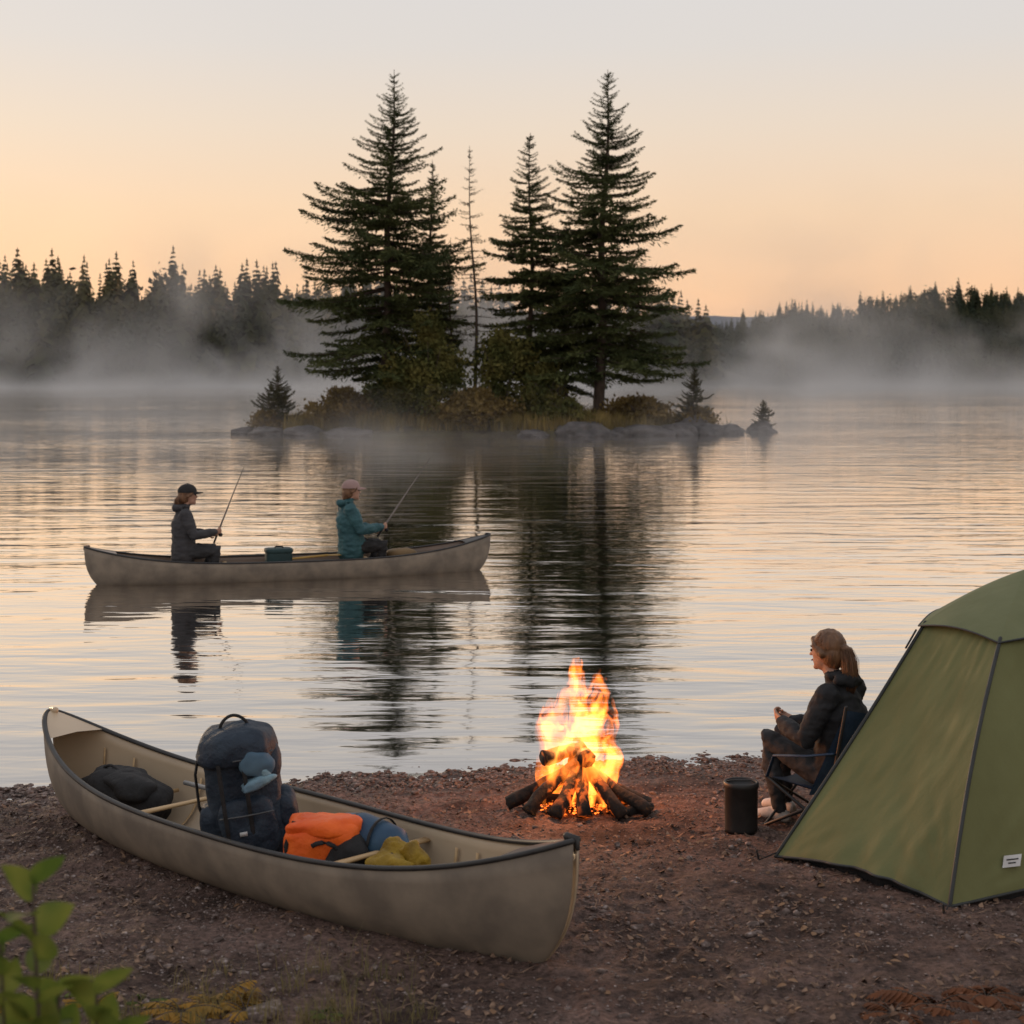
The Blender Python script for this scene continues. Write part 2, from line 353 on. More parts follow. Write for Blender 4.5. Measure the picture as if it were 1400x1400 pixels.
shrub('shrub',(8.9,76.6,.3),1.2,.9,1500,shrub_y,10)

def isl(x,y):
    cx,cy=-1.0,78.0; dx=(x-cx)/11.9; dy=(y-cy)/(4.9+.5*math.sin(x*.6))
    q=dx*dx+dy*dy+.14*noise.noise(Vector((x*.45,y*.45,2)))
    return 1.35*max(-1,(1-q))**1 *(.55 if q<1 else .8)+ (.22*noise.noise(Vector((x*.9,y*.9,0)))+.1*noise.noise(Vector((x*3,y*3,0)))) if q<3 else -1
gx=np.linspace(-15,13,200); gy=np.linspace(71,85,110)
V=np.array([(x,y,isl(x,y)) for y in gy for x in gx]); I=(np.arange(109)[:,None]*200+np.arange(199)[None]).ravel()
arr_mesh('island',V,np.stack([I,I+1,I+201,I+200],1),pbr('island_soil',(.05,.038,.02),(.10,.085,.035),scale=1.4,rough=.95,bump=.8,bscale=6,bdist=.1),smooth=True)
rockm=pbr('lake_rock',(.055,.052,.054),(.13,.12,.12),scale=1.6,rough=.8,bump=.8,bscale=5,bdist=.08)
def boulder(loc,s,seed):
    bm=bmesh.new(); bmesh.ops.create_icosphere(bm,subdivisions=4,radius=1)
    for v in bm.verts:
        p=v.co.copy(); k=1+.35*noise.noise(p*1.1+Vector((seed,0,0)))+.16*noise.noise(p*3+Vector((0,seed,0)))+.05*noise.noise(p*8)
        v.co=Vector((p.x*k*s[0],p.y*k*s[1],max(-.6,p.z*k)*s[2]))
    me=bpy.data.meshes.new('boulder'); bm.to_mesh(me); bm.free(); me.materials.append(rockm)
    for f in me.polygons: f.use_smooth=True
    o=bpy.data.objects.new('boulder',me); o.location=loc; o.rotation_euler=(0,0,seed*1.7); COL.objects.link(o)
for i,(x,y,sx_,sz) in enumerate([(3.4,73.6,1.5,.62),(6.2,74.4,1.3,.45),(7.7,75.0,1.2,.5),(9.2,75.6,1.1,.45),(10.3,76.2,.7,.35),(12.0,77.5,.75,.5),(-9.6,74.6,1.3,.35),(-11.4,75.6,1.2,.32),(-12.6,76.6,.8,.25),(-7.6,74.0,1.2,.3),(0.9,73.3,1.0,.25),(5.0,73.9,.8,.3),(8.6,75.9,.9,.75)]):
    boulder((x,y,.05),(sx_,sx_*.7,sz),i*1.37+.3)
def grass(name,pts,hh,wd,mat,r,lean=.5,loc=(0,0,0)):
    n=len(pts); a=r.uniform(0,6.28,n); D=np.stack([np.cos(a),np.sin(a),np.zeros(n)],1); S=np.stack([-np.sin(a),np.cos(a),np.zeros(n)],1)
    h=hh*r.uniform(.45,1.2,n); l=lean*h*r.uniform(.1,1,n); wdt=wd*r.uniform(.6,1.2,n)
    Z=np.array([0,0,1.])
    p0=pts-S*wdt[:,None]; p1=pts+S*wdt[:,None]; m=pts+D*(l*.35)[:,None]+Z*(h*.6)[:,None]; m0=m-S*(wdt*.7)[:,None]; m1=m+S*(wdt*.7)[:,None]
    t=pts+D*l[:,None]+Z*h[:,None]
    V=np.stack([p0,p1,m1,m0,t],1).reshape(-1,3); b=np.arange(n)*5
    F=np.concatenate([np.stack([b,b+1,b+2],1),np.stack([b,b+2,b+3],1),np.stack([b+3,b+2,b+4],1)])
    return arr_mesh(name,V,F,mat)
dryg=pbr('dry_grass',(.15,.12,.04),(.32,.24,.085),scale=.8,rough=.85,spec=.2,trans=.25)
r=np.random.default_rng(8); pts=[]
while len(pts)<17000:
    x=r.uniform(-13,11); y=r.uniform(72.5,80); z=isl(x,y)
    if z>.18 and noise.noise(Vector((x*.5,y*.5,4)))>-.3: pts.append((x,y,z-.05))
grass('island_grass',np.array(pts),.75,.025,dryg,r)

# ================================================================== FAR SHORES
def tmpl(seed,slim):
    r=np.random.default_rng(seed); Q=[]
    nl=20
    for i in range(nl):
        t=i/nl; z=.08+.92*t; R=slim*(1-t)**.95*r.uniform(.72,1.15)+.008; n=9
        az=r.uniform(0,6.28,n); dn=r.uniform(-1.1,-.25,n)
        rd=np.stack([np.cos(az),np.sin(az),dn],1); sd=np.stack([-np.sin(az),np.cos(az),r.uniform(-.5,.5,n)],1)
        C=np.tile([0,0,z+.03],(n,1)); Q.append(diamonds(C,rd,sd,R*r.uniform(.55,1.1,n),R*.34*np.ones(n)+.004))
    C=np.array([[0,0,.90],[0,0,.90]]); Q.append(diamonds(C,np.array([[0,0,1.],[0,0,1.]]),np.array([[1.,0,0],[0,1.,0]]),np.array([.12,.12]),np.array([.010,.010])))
    C=np.array([[0,0,0.],[0,0,0]]); Q.append(diamonds(C,np.array([[0,0,1.],[0,0,1.]]),np.array([[1.,0,0],[0,1,0]]),np.array([.9,.9]),np.array([.009,.009])))
    return np.concatenate(Q)
def tmpl_round(seed):
    r=np.random.default_rng(seed); return np.concatenate([leaf_cloud((0,0,.62),(.28,.28,.36),190,.05,r,12),leaf_cloud((0,0,.3),(.2,.2,.2),40,.05,r,6)])
TT=[tmpl(100+i,s) for i,s in enumerate((.25,.30,.34,.27,.38,.21))]; TR=[tmpl_round(200+i) for i in range(3)]
def forest(name,hfun,region,n,hr,mat,seed,front=0,pr=.22):
    r=np.random.default_rng(seed); Q=[]
    for i in range(n):
        x,y=region(r,i); z=hfun(x,y); h=(hr[0]+(hr[1]-hr[0])*r.uniform()**2.2)*(1+.34*noise.noise(Vector((x*.04,y*.02,0))))
        rd=r.uniform()<pr
        T=(TR if rd else TT)[r.integers(0,3 if rd else 6)]; 
        if rd: h*=.85
        a=r.uniform(0,6.28); ca,sa=math.cos(a),math.sin(a); wz=r.uniform(.8,1.15)
        X=(T[...,0]*ca-T[...,1]*sa)*h*wz+x; Y=(T[...,0]*sa+T[...,1]*ca)*h*wz+y; Z=T[...,2]*h+z
        Q.append(np.stack([X,Y,Z],-1))
    quads(name,np.concatenate(Q),mat)
farm=pbr('forest_foliage',(.035,.045,.024),(.095,.085,.034),scale=.045,rough=.9,spec=.1,detail=8,contrast=(.38,.62),c3=(.16,.105,.04))
farm2=pbr('far_forest_foliage',(.030,.045,.026),(.080,.082,.038),scale=.035,rough=.9,spec=.1,detail=8,contrast=(.38,.62))
def sh_l(x): return 380+10*math.sin(x*.02)+ (0 if x<0 else x*.8)
def hl(x,y):
    d=y-sh_l(x); k=max(.25,min(1,(30-x)/110)); return (-1 if d<0 else .5)+min(max(d,0),70)/70*13*k+1.5*noise.noise(Vector((x*.03,y*.03,0)))
def sh_r(x): return 600+.10*(x-100)+6*math.sin(x*.03)
def hr_(x,y):
    d=y-sh_r(x); k=max(.2,min(1.4,(x-10)/130)); return (-1 if d<0 else .5)+min(max(d,0),150)/150*23*k+2*noise.noise(Vector((x*.02,y*.02,5)))
def grid(name,x0,x1,y0,y1,nx,ny,fn,mat):
    gx=np.linspace(x0,x1,nx); gy=np.linspace(y0,y1,ny); V=np.array([(x,y,fn(x,y)) for y in gy for x in gx]); I=(np.arange(ny-1)[:,None]*nx+np.arange(nx-1)[None]).ravel()
    arr_mesh(name,V,np.stack([I,I+1,I+1+nx,I+nx],1),mat,smooth=True)
soil=pbr('forest_floor',(.03,.03,.018),(.06,.05,.03),scale=.1,rough=.95)
grid('hills',-320,70,370,560,90,50,hl,soil); grid('hills',30,520,590,860,90,50,hr_,soil)
forest('forest',hl,lambda r,i:(lambda x:(x,sh_l(x)+2+75*r.uniform()**1.3))(r.uniform(-230,55)),1500,(11,24),farm,1)
forest('forest',hr_,lambda r,i:(lambda x:(x,sh_r(x)+2+150*r.uniform()**1.1))(r.uniform(35,330)),2200,(11,15),farm2,2,pr=.4)
def hd(x,y): return 66*math.exp(-((y-1600)/260)**2)*(.85+.25*noise.noise(Vector((x*.0025,0,0))))-4+3*noise.noise(Vector((x*.02,y*.02,0)))
grid('hills',-900,1500,1150,2000,200,40,hd,pbr('hazed_hill',(.13,.14,.17),(.17,.18,.20),scale=.02,rough=1))  # bluish haze of distance is painted into the hill's base colour

# ================================================================== MIST
def mist(name,lo,hi,dlow,hlow,dwisp,hwisp,nscale,stretch,thr,seed,step=1.0,col=(.97,.96,.96),addl=.25,det=2.5):
    m,nt,out=new_mat(name)
    tc=nt.nodes.new('ShaderNodeTexCoord'); mp=nt.nodes.new('ShaderNodeMapping'); mp.inputs['Scale'].default_value=stretch; mp.inputs['Location'].default_value=(seed,seed*.7,0)
    nt.links.new(tc.outputs['Object'],mp.inputs['Vector'])
    n=nt.nodes.new('ShaderNodeTexNoise'); n.inputs['Scale'].default_value=nscale; n.inputs['Detail'].default_value=det; n.inputs['Distortion'].default_value=.8
    nt.links.new(mp.outputs[0],n.inputs['Vector'])
    mr=nt.nodes.new('ShaderNodeMapRange'); mr.interpolation_type='SMOOTHSTEP'; mr.inputs[1].default_value=thr; mr.inputs[2].default_value=thr+.20
    nt.links.new(n.outputs['Fac'],mr.inputs[0])
    sx=nt.nodes.new('ShaderNodeSeparateXYZ'); nt.links.new(tc.outputs['Object'],sx.inputs[0])
    def ma(op,a,b=0):
        x=nt.nodes.new('ShaderNodeMath'); x.operation=op
        for i,q in enumerate((a,b)):
            if isinstance(q,(int,float)): x.inputs[i].default_value=q
            else: nt.links.new(q,x.inputs[i])
        return x.outputs[0]
    f1=ma('MULTIPLY',ma('EXPONENT',ma('MULTIPLY',sx.outputs['Z'],-1/hlow)),ma('MULTIPLY',ma('ADD',mr.outputs[0],addl),dlow))
    f2=ma('MULTIPLY',ma('EXPONENT',ma('MULTIPLY',sx.outputs['Z'],-1/hwisp)),ma('MULTIPLY',mr.outputs[0],dwisp))
    vs=nt.nodes.new('ShaderNodeVolumeScatter'); vs.inputs['Color'].default_value=c4(col); nt.links.new(ma('ADD',f1,f2),vs.inputs['Density'])
    nt.links.new(vs.outputs[0],out.inputs['Volume'])
    try: m.cycles.volume_step_rate=step
    except Exception as ex: print('step',ex)
    c=[(a+b)/2 for a,b in zip(lo,hi)]; s=[b-a for a,b in zip(lo,hi)]
    o=MB().add(box(c,s)).obj(name,m,smooth=False)
mist('mist',(-150,190,.02),(150,372,30),.027,1.7,.031,10,.040,(1,.5,1.2),.49,3.1,step=2.6)
mist('mist',(-45,48,.02),(60,111,2.4),.030,.45,.016,1.1,.16,(1,.6,1.6),.47,7.7,step=9.0,det=2)

# ================================================================== CANOES
def canoe(name,loc,rz,pitch,L,B,H0,H1,mh,mi,mg,wood,floor=None,ribs=False):
    e=empty(name,loc); e.rotation_euler=(0,pitch,rz)
    n=71; k=27; v=[];f=[]
    def sec(s,t,off=0):
        a=abs(s); hb=(B/2)*(max(0,1-a**2.3))**.72+.010; sh=H0+(H1-H0)*a**3.4; ke=.02*a**4
        p=.62+.75*a**3; th=abs(t)*math.pi/2; hb-=off
        y=math.copysign(max(.002,hb)*math.sin(th)**p,t) if t!=0 else 0
        zr=1-max(0,math.cos(th))**(.95-.1*a); z=ke+off+(sh-ke-off)*zr
        x=s*L/2-math.copysign(.24*(1-zr)**3.2*a**7,s)+math.copysign(-.02*zr*a**7,s)
        return (x,y,z)
    S=[math.copysign(1-(1-abs(q))**1.5,q) for q in np.linspace(-1,1,n)]
    for s in S:
        for t in np.linspace(-1,1,k): v.append(sec(s,t))
    for i in range(n-1):
        for j in range(k-1): a=i*k+j; f.append((a,a+k,a+k+1,a+1))
    mb=MB(); mb.add((v,f)); o=mb.obj('hull',[mh,mi],e)
    so_=o.modifiers.new('s','SOLIDIFY'); so_.thickness=.012; so_.offset=-1 ; so_.material_offset=1; so_.use_rim=True
    g=MB()
    for sg in (-1,1):
        g.add(tube([Vector(sec(s,sg))+Vector((0,sg*.004,.004)) for s in S],[(.013,.017)]*n,8,side=(0,0,1)))
    for sg in (-1,1):
        dv=[];df=[]; ss=np.linspace(.86,1,9)
        for q in ss:
            a=Vector(sec(sg*q,1)); b=Vector(sec(sg*q,-1)); dv+=[a+Vector((0,0,.008)),(a+b)/2+Vector((0,0,.022)),b+Vector((0,0,.008))]
        for i in range(8):
            for j in range(2): a=i*3+j; df.append((a,a+3,a+4,a+1))
        g.add((dv,df),1 if sg<0 else 0)
        tip=Vector(sec(sg,1)); g.add(tube([tip+Vector((-sg*.05,0,.012)),tip+Vector((sg*.008,0,.010)),tip+Vector((sg*.008,0,-.03))],[.020,.017,.011],8),1 if sg<0 else 0)
    g.obj('gunwales_and_decks',[mg,mh],e)
    t=MB()
    for s in (-.33,.38):
        a=Vector(sec(s,.93)); b=Vector(sec(s,-.93)); a.z=b.z=a.z-.02; a.y*=.97; b.y*=.97; t.add(tube([a,(a*.75+b*.25),(a+b)/2,(a*.25+b*.75),b],[(.012,.034),(.012,.026),(.012,.019),(.012,.026),(.012,.034)],8,side=(0,0,1),caps=False))
    for s,wd in ((-.62,.22),(.66,.2)):
        hb=0
        for dx in (-wd/2,wd/2):
            ss=s+dx/(L/2); a=Vector(sec(ss,.62)); b=Vector(sec(ss,-.62)); zz=Vector(sec(ss,.8)).z-.03; a.z=b.z=zz; a.y*=.98;b.y*=.98; t.add(tube([a,b],[.012,.012],8,caps=False)); hb=abs(a.y)
        c=Vector(sec(s,.0)); t.add(box((c.x,0,zz+.005),(wd,hb*1.6,.012)),1)
    t.obj('thwarts_and_seats',[wood,mi],e)
    if ribs:
        t=MB()
        for s in (-.85,-.75,-.5,.5,.58,.74,.82):
            P=[Vector(sec(s,q,.018)) for q in np.linspace(-.90,.90,19)]
            t.add(tube(P,[(.011,.004)]*19,6,side=(1,0,0),caps=False))
        t.obj('ribs',wood,e)
    if floor is not None:
        vv=[];ff=[]
        ss=np.linspace(-.93,.93,30)
        for s in ss:
            a=Vector(sec(s,.5)); hb=abs(a.y); vv+=[(a.x,-hb*.93,floor),(a.x,hb*.93,floor)]
        for i in range(29): ff.append((2*i,2*i+2,2*i+3,2*i+1))
        MB().add((vv,ff)).obj('floor',mi,e,smooth=False)
    return e,sec
hullm=pbr('tan_hull',(.52,.41,.285),(.37,.285,.195),scale=1.7,rough=.36,bump=.2,bscale=7,spec=.5,bdist=.004,detail=12,stretch=(.6,1,1.6),contrast=(.36,.7))
inm=pbr('hull_interior',(.25,.21,.165),(.16,.135,.11),scale=5,rough=.7,bump=.2,bscale=50,bdist=.004)
blk=pbr('black_trim',(.018,.018,.02),(.03,.03,.03),scale=9,rough=.5)
woodm=pbr('ash_wood',(.55,.38,.20),(.42,.28,.14),scale=14,rough=.5,stretch=(1,.15,1))
CA,CB=Vector((-2.91,10.25,.035)),Vector((.25,7.04,.150))
cd=CB-CA; cmid=(CA+CB)/2
c1,sec1=canoe('canoe',(cmid.x,cmid.y,cmid.z-.018),math.atan2(cd.y,cd.x),-math.atan2(cd.z,math.hypot(cd.x,cd.y)),4.56,.88,.36,.63,hullm,inm,blk,woodm,ribs=True)
A2,B2=Vector((-5.66,21.4,0)),Vector((-.34,23.1,0)); d2=B2-A2; m2=(A2+B2)/2; ang2=math.atan2(d2.y,d2.x)
hull2=pbr('taupe_hull',(.23,.165,.128),(.175,.13,.10),scale=2,rough=.4,spec=.45)
c2,sec2=canoe('canoe',(m2.x,m2.y,-.10),ang2,0,d2.length,.88,.36,.60,hull2,inm,blk,woodm,floor=.14)

# ================================================================== GEAR in near canoe
uC=cd.normalized(); aC=math.atan2(cd.y,cd.x)
def onC(s,lat=0,h=.03): 
    p=cmid+cd.normalized()*(s*2.28); n=Vector((-uC.y,uC.x,0)); return p+n*lat+Vector((0,0,h))
navy=pbr('navy_fabric',(.012,.022,.040),(.022,.038,.060),scale=8,rough=.65,bump=.9,bscale=10,bdist=.04)
teal=pbr('teal_fabric',(.02,.070,.085),(.03,.10,.115),scale=8,rough=.7,bump=.5,bscale=14,bdist=.02)
blue=pbr('blue_fabric',(.02,.055,.11),(.03,.08,.14),scale=8,rough=.6,bump=.5,bscale=12,bdist=.02)
orng=pbr('orange_fabric',(.88,.15,.015),(.70,.09,.010),scale=6,rough=.6,bump=.8,bscale=9,bdist=.03)
yelw=pbr('yellow_fabric',(.33,.21,.012),(.17,.10,.008),scale=8,rough=.65,bump=.9,bscale=12,bdist=.04)
black=pbr('black_fabric',(.012,.012,.013),(.022,.022,.024),scale=8,rough=.8,bump=.8,bscale=10,bdist=.03)
palebl=pbr('pale_blue_fabric',(.20,.34,.42),(.13,.23,.32),scale=10,rough=.7,bump=.7,bscale=14,bdist=.025)
white=pbr('white_plastic',(.6,.62,.62),(.5,.5,.5),scale=10,rough=.4)
bp=onC(-.05,.02,.10); e=empty('backpack',bp,rad(8))
T=Matrix.Rotation(rad(-8),3,'Y')@Matrix.Rotation(rad(5),3,'X')
b=MB()
b.add(ellipsoid(T@Vector((0,0,.33)),(.205,.14,.38),T,seg=44,rings=32,e=.58,lump=.14,ls=5,seed=2),0)
b.add(ellipsoid(T@Vector((0,-.125,.20)),(.155,.07,.17),T,seg=32,rings=20,e=.6,lump=.16,ls=7,seed=5),0)
b.add(ellipsoid(T@Vector((.205,-.01,.17)),(.06,.10,.17),T,e=.65,lump=.2,ls=7,seed=7,seg=28,rings=18),0)
b.add(ellipsoid(T@Vector((-.205,-.01,.17)),(.06,.10,.17),T,e=.65,lump=.2,ls=7,seed=8,seg=28,rings=18),0)
b.add(ellipsoid(T@Vector((-.015,-.03,.635)),(.205,.175,.105),T,seg=40,rings=24,e=.7,lump=.2,ls=6,seed=3),0)
b.add(ellipsoid(T@Vector((.085,-.175,.56)),(.10,.045,.075),T@Matrix.Rotation(rad(28),3,'Y'),seg=30,rings=20,e=.8,lump=.3,ls=8,seed=4),4)
b.add(ellipsoid(T@Vector((.075,-.180,.46)),(.090,.042,.026),T@Matrix.Rotation(rad(-14),3,'Y'),seg=30,rings=20,e=.85,lump=.5,ls=12,seed=9),2)
b.add(ellipsoid(T@Vector((.12,-.175,.52)),(.030,.04,.045),T@Matrix.Rotation(rad(-30),3,'Y'),seg=26,rings=18,e=.9,lump=.5,ls=14,seed=12),2)
for x in (-.11,.02): b.add(tube([T@Vector((x,-.17,.66)),T@Vector((x,-.205,.56)),T@Vector((x,-.205,.32)),T@Vector((x,-.18,.06))],[(.004,.013)]*4,6,side=(0,1,0)),3)
b.add(tube([T@Vector((-.09+.16*q,-.02,.72+.075*math.sin(math.pi*q)**.6)) for q in np.linspace(0,1,12)],[.009]*12,8),3)
b.add(tube([T@Vector((-.20,.02,.66)),T@Vector((-.25,.0,.50)),T@Vector((-.255,0,.32)),T@Vector((-.21,.02,.12))],[(.008,.026)]*4,8,side=(1,0,0)),3)
b.add(tube([T@Vector((-.14+.28*q,-.197-.012*math.sin(3.14*q),.30)) for q in np.linspace(0,1,8)],[.004]*8,6),5)
b.add(tube([T@Vector((-.20+.38*q,-.20+.08*abs(2*q-1)**2,.60)) for q in np.linspace(0,1,14)],[.004]*14,6),5)
b.add(box(T@Vector((-.03,-.198,.20)),(.04,.006,.022),T),6)
b.obj('pack_body',[navy,blue,palebl,black,pbr('light_blue_lining',(.09,.17,.24),(.05,.10,.16)),pbr('zip_grey',(.10,.11,.12)),white],e)
e=empty('orange_bag',onC(.24,.00,.09),aC+rad(38)); b=MB()
b.add(ellipsoid((0,0,.17),(.20,.15,.17),None,seg=44,rings=32,e=.55,lump=.2,ls=6,seed=1),0)
b.add(ellipsoid((-.02,-.03,.30),(.185,.13,.045),Matrix.Rotation(rad(-4),3,'Y'),seg=40,rings=20,e=.6,lump=.3,ls=7,seed=6),0)
b.add(tube([(.02+.10*math.cos(a),-.165,.15+.10*math.sin(a)) for a in np.linspace(2.2,-.4,10)],[(.012,.005)]*10,6,side=(1,0,0)),1)
b.add(tube([(-.17,-.13,.10),(-.18,-.145,.22),(-.15,-.10,.33)],[(.012,.005)]*3,6,side=(1,0,0)),1)
b.add(ellipsoid((.13,-.10,.12),(.12,.09,.15),None,seg=28,rings=20,e=.7,lump=.25,ls=8,seed=9),1)
b.obj('bag',[orng,black],e)
e=empty('blue_stuff_sack',onC(.31,.15,.24),aC+rad(12)); b=MB()
b.add(tube([(-.20,0,.06),(-.17,0,.06),(-.06,0,.065),(.06,0,.055),(.17,0,.05),(.22,0,.045)],[.07,.115,.128,.118,.10,.05],26),0)
b.add(tube([(.20,0,.05),(.27,.0,.03)],[.05,.035],14),1)
for x in (-.08,.08): b.add(tube([(x,.127*math.cos(a),.060+.127*math.sin(a)) for a in np.linspace(0,6.2,20)],[(.004,.010)]*20,6,side=(0,0,1)),2)
b.obj('sack',[blue,pbr('cream_cloth',(.42,.40,.36)),black],e)
e=empty('yellow_dry_bag',onC(.47,.03,.12),aC+rad(10)); b=MB()
b.add(ellipsoid((0,0,.10),(.13,.12,.12),None,seg=44,rings=30,e=.65,lump=.4,ls=8,seed=1),0)
b.add(ellipsoid((-.07,.05,.19),(.07,.05,.06),Matrix.Rotation(.5,3,'Y'),seg=34,rings=24,e=.6,lump=.5,ls=11,seed=5),0)
b.add(ellipsoid((.07,.03,.20),(.045,.05,.075),Matrix.Rotation(-.6,3,'Y'),seg=34,rings=24,e=.6,lump=.5,ls=11,seed=8),0)
b.add(tube([(-.12,-.11,.10),(0,-.145,.13),(.12,-.10,.1)],[(.012,.004)]*3,6,side=(0,0,1)),1)
b.add(tube([(-.03,-.14,.02),(-.02,-.13,.14),(.0,-.05,.22)],[(.010,.004)]*3,6,side=(1,0,0)),1)
b.obj('bag',[yelw,black],e)
e=empty('black_duffel_bag',onC(-.66,.02,.10),aC+rad(4)); b=MB()
b.add(ellipsoid((0,0,.12),(.36,.16,.14),None,seg=44,rings=28,e=.75,lump=.3,ls=5,seed=3),0)
b.add(ellipsoid((.14,-.02,.19),(.20,.13,.08),None,seg=34,rings=22,e=.8,lump=.4,ls=6,seed=6),0)
b.add(tube([(-.16+.24*q,-.03,.23+.05*math.sin(math.pi*q)) for q in np.linspace(0,1,10)],[.009]*10,8),0)
b.obj('bag',[black],e)
e=empty('canoe_paddle',onC(-.25,.20,.30),aC); b=MB()
b.add(tube([(-.5,0,.0),(.3,0,.03),(.7,0,.0)],[.015,.015,.015],8)); b.add(tube([(.68,0,0),(.78,0,0),(1.05,0,-.01),(1.15,0,-.015)],[(.006,.02),(.006,.075),(.006,.08),(.006,.05)],12,side=(0,0,1)))
b.obj('paddle',[pbr('grey_shaft',(.2,.2,.2),rough=.35)],e)

# ================================================================== PEOPLE
def seg_d(P,a,b,ra,rb):
    a=np.array(a);b=np.array(b); ab=b-a; t=((P-a)@ab/max(1e-9,ab@ab)).clip(0,1); return np.linalg.norm(P-(a+t[:,None]*ab),axis=1)-(ra+(rb-ra)*t)
def blob(name,prims,voxel,mats,parent,smooth=2,wr=.0,wrlab=()):
    v=[];f=[]
    for pr in prims:
        b=len(v); v+=[tuple(x) for x in pr['g'][0]]; f+=[tuple(i+b for i in q) for q in pr['g'][1]]
    me=bpy.data.meshes.new('tmp'); me.from_pydata(v,[],f); o=bpy.data.objects.new('tmp',me); COL.objects.link(o)
    bm=bmesh.new(); bm.from_mesh(me); bmesh.ops.remove_doubles(bm,verts=bm.verts,dist=1e-6); bmesh.ops.recalc_face_normals(bm,faces=bm.faces); bm.to_mesh(me); bm.free()
    rm=o.modifiers.new('r','REMESH'); rm.mode='VOXEL'; rm.voxel_size=voxel
    if smooth: s=o.modifiers.new('s','SMOOTH'); s.iterations=smooth; s.factor=.5
    dg=bpy.context.evaluated_depsgraph_get(); me2=bpy.data.meshes.new_from_object(o.evaluated_get(dg))
    bpy.data.objects.remove(o)
    n=len(me2.polygons); C=np.zeros(n*3); me2.polygons.foreach_get('center',C); C=C.reshape(-1,3)
    best=np.full(n,9e9); lab=np.zeros(n,dtype=np.int32)
    for pr in prims:
        if pr['t']=='tube':
            d=np.full(n,9e9); P=pr['p']; R=pr['r']
            for i in range(len(P)-1): d=np.minimum(d,seg_d(C,P[i],P[i+1],R[i],R[i+1]))
        else:
            Mi=np.array(pr['M'].inverted()) if pr['M'] else np.eye(3); q=(C-np.array(pr['c']))@Mi.T/np.array(pr['rr']); d=(np.linalg.norm(q,axis=1)-1)*min(pr['rr'])
        d=d-pr.get('bias',0)
        k=d<best; best[k]=d[k]; lab[k]=pr['l']
    me2.materials.clear()
    for m in mats: me2.materials.append(m)
    me2.polygons.foreach_set('material_index',lab); me2.polygons.foreach_set('use_smooth',np.ones(n,dtype=bool))
    if wr:
        vl={}
        for p in me2.polygons:
            if p.material_index in wrlab:
                for vi in p.vertices: vl[vi]=1
        nn=[tuple(vv.normal) for vv in me2.vertices]
        for vi in vl:
            vv=me2.vertices[vi]; c=vv.co; k=noise.noise(Vector((c.x*9,c.y*9,c.z*22)))+.6*noise.noise(Vector((c.x*24,c.y*24,c.z*40+5)))
            vv.co=c+Vector(nn[vi])*k*wr
    me2.update(); me2.name=name
    ob=bpy.data.objects.new(name,me2); COL.objects.link(ob); ob.parent=parent; return ob
def T_(pts,rads,lab,side=None,bias=0,seg=14):
    R=[r if isinstance(r,(int,float)) else (r[0]+r[1])/2 for r in rads]
    return dict(t='tube',g=tube(pts,rads,seg,side),p=[tuple(p) for p in pts],r=R,l=lab,bias=bias)
def E_(c,r_,lab,M=None,bias=0): return dict(t='ell',g=ellipsoid(c,r_,M,seg=20,rings=14),c=tuple(c),rr=r_,M=M,l=lab,bias=bias)
def hand(prims,wr,d,pn,side,curl,lab=0,sc=1.0):
    d=Vector(d).normalized(); pn=Vector(pn); pn=(pn-d*pn.dot(d)).normalized(); s=d.cross(pn)*side
    wr=Vector(wr); pe=wr+d*.085*sc
    prims.append(T_([wr,wr+d*.03*sc,pe-d*.01],[(.026*sc,.018*sc),(.034*sc,.015*sc),(.036*sc,.012*sc)],lab,side=s))
    for i,(o,ln) in enumerate(((.030,.070),(.010,.080),(-.010,.075),(-.029,.058))):
        p=pe+s*o*sc-d*.01; P=[p]; a=curl*.35; 
        for j,fr in enumerate((.45,.32,.23)):
            a2=a+curl*j*.8; dd=d*math.cos(a2)+pn*math.sin(a2); p=p+dd*ln*fr*sc; P.append(p)
        prims.append(T_(P,[.0092*sc,.0088*sc,.008*sc,.0068*sc],lab,seg=8))
    p=wr+d*.025*sc+s*.028*sc; q=p+(d*.6+s*.7+pn*.35).normalized()*.035*sc; t=q+(d*.8+s*.05+pn*.6).normalized()*.032*sc
    prims.append(T_([p,q,t],[.012*sc,.010*sc,.008*sc],lab,seg=8))
skin=pbr('skin',(.42,.24,.17),(.36,.20,.14),scale=12,rough=.55,spec=.4)
eyem=pbr('eye',(.02,.015,.012),rough=.2); lipm=pbr('lips',(.30,.11,.09))
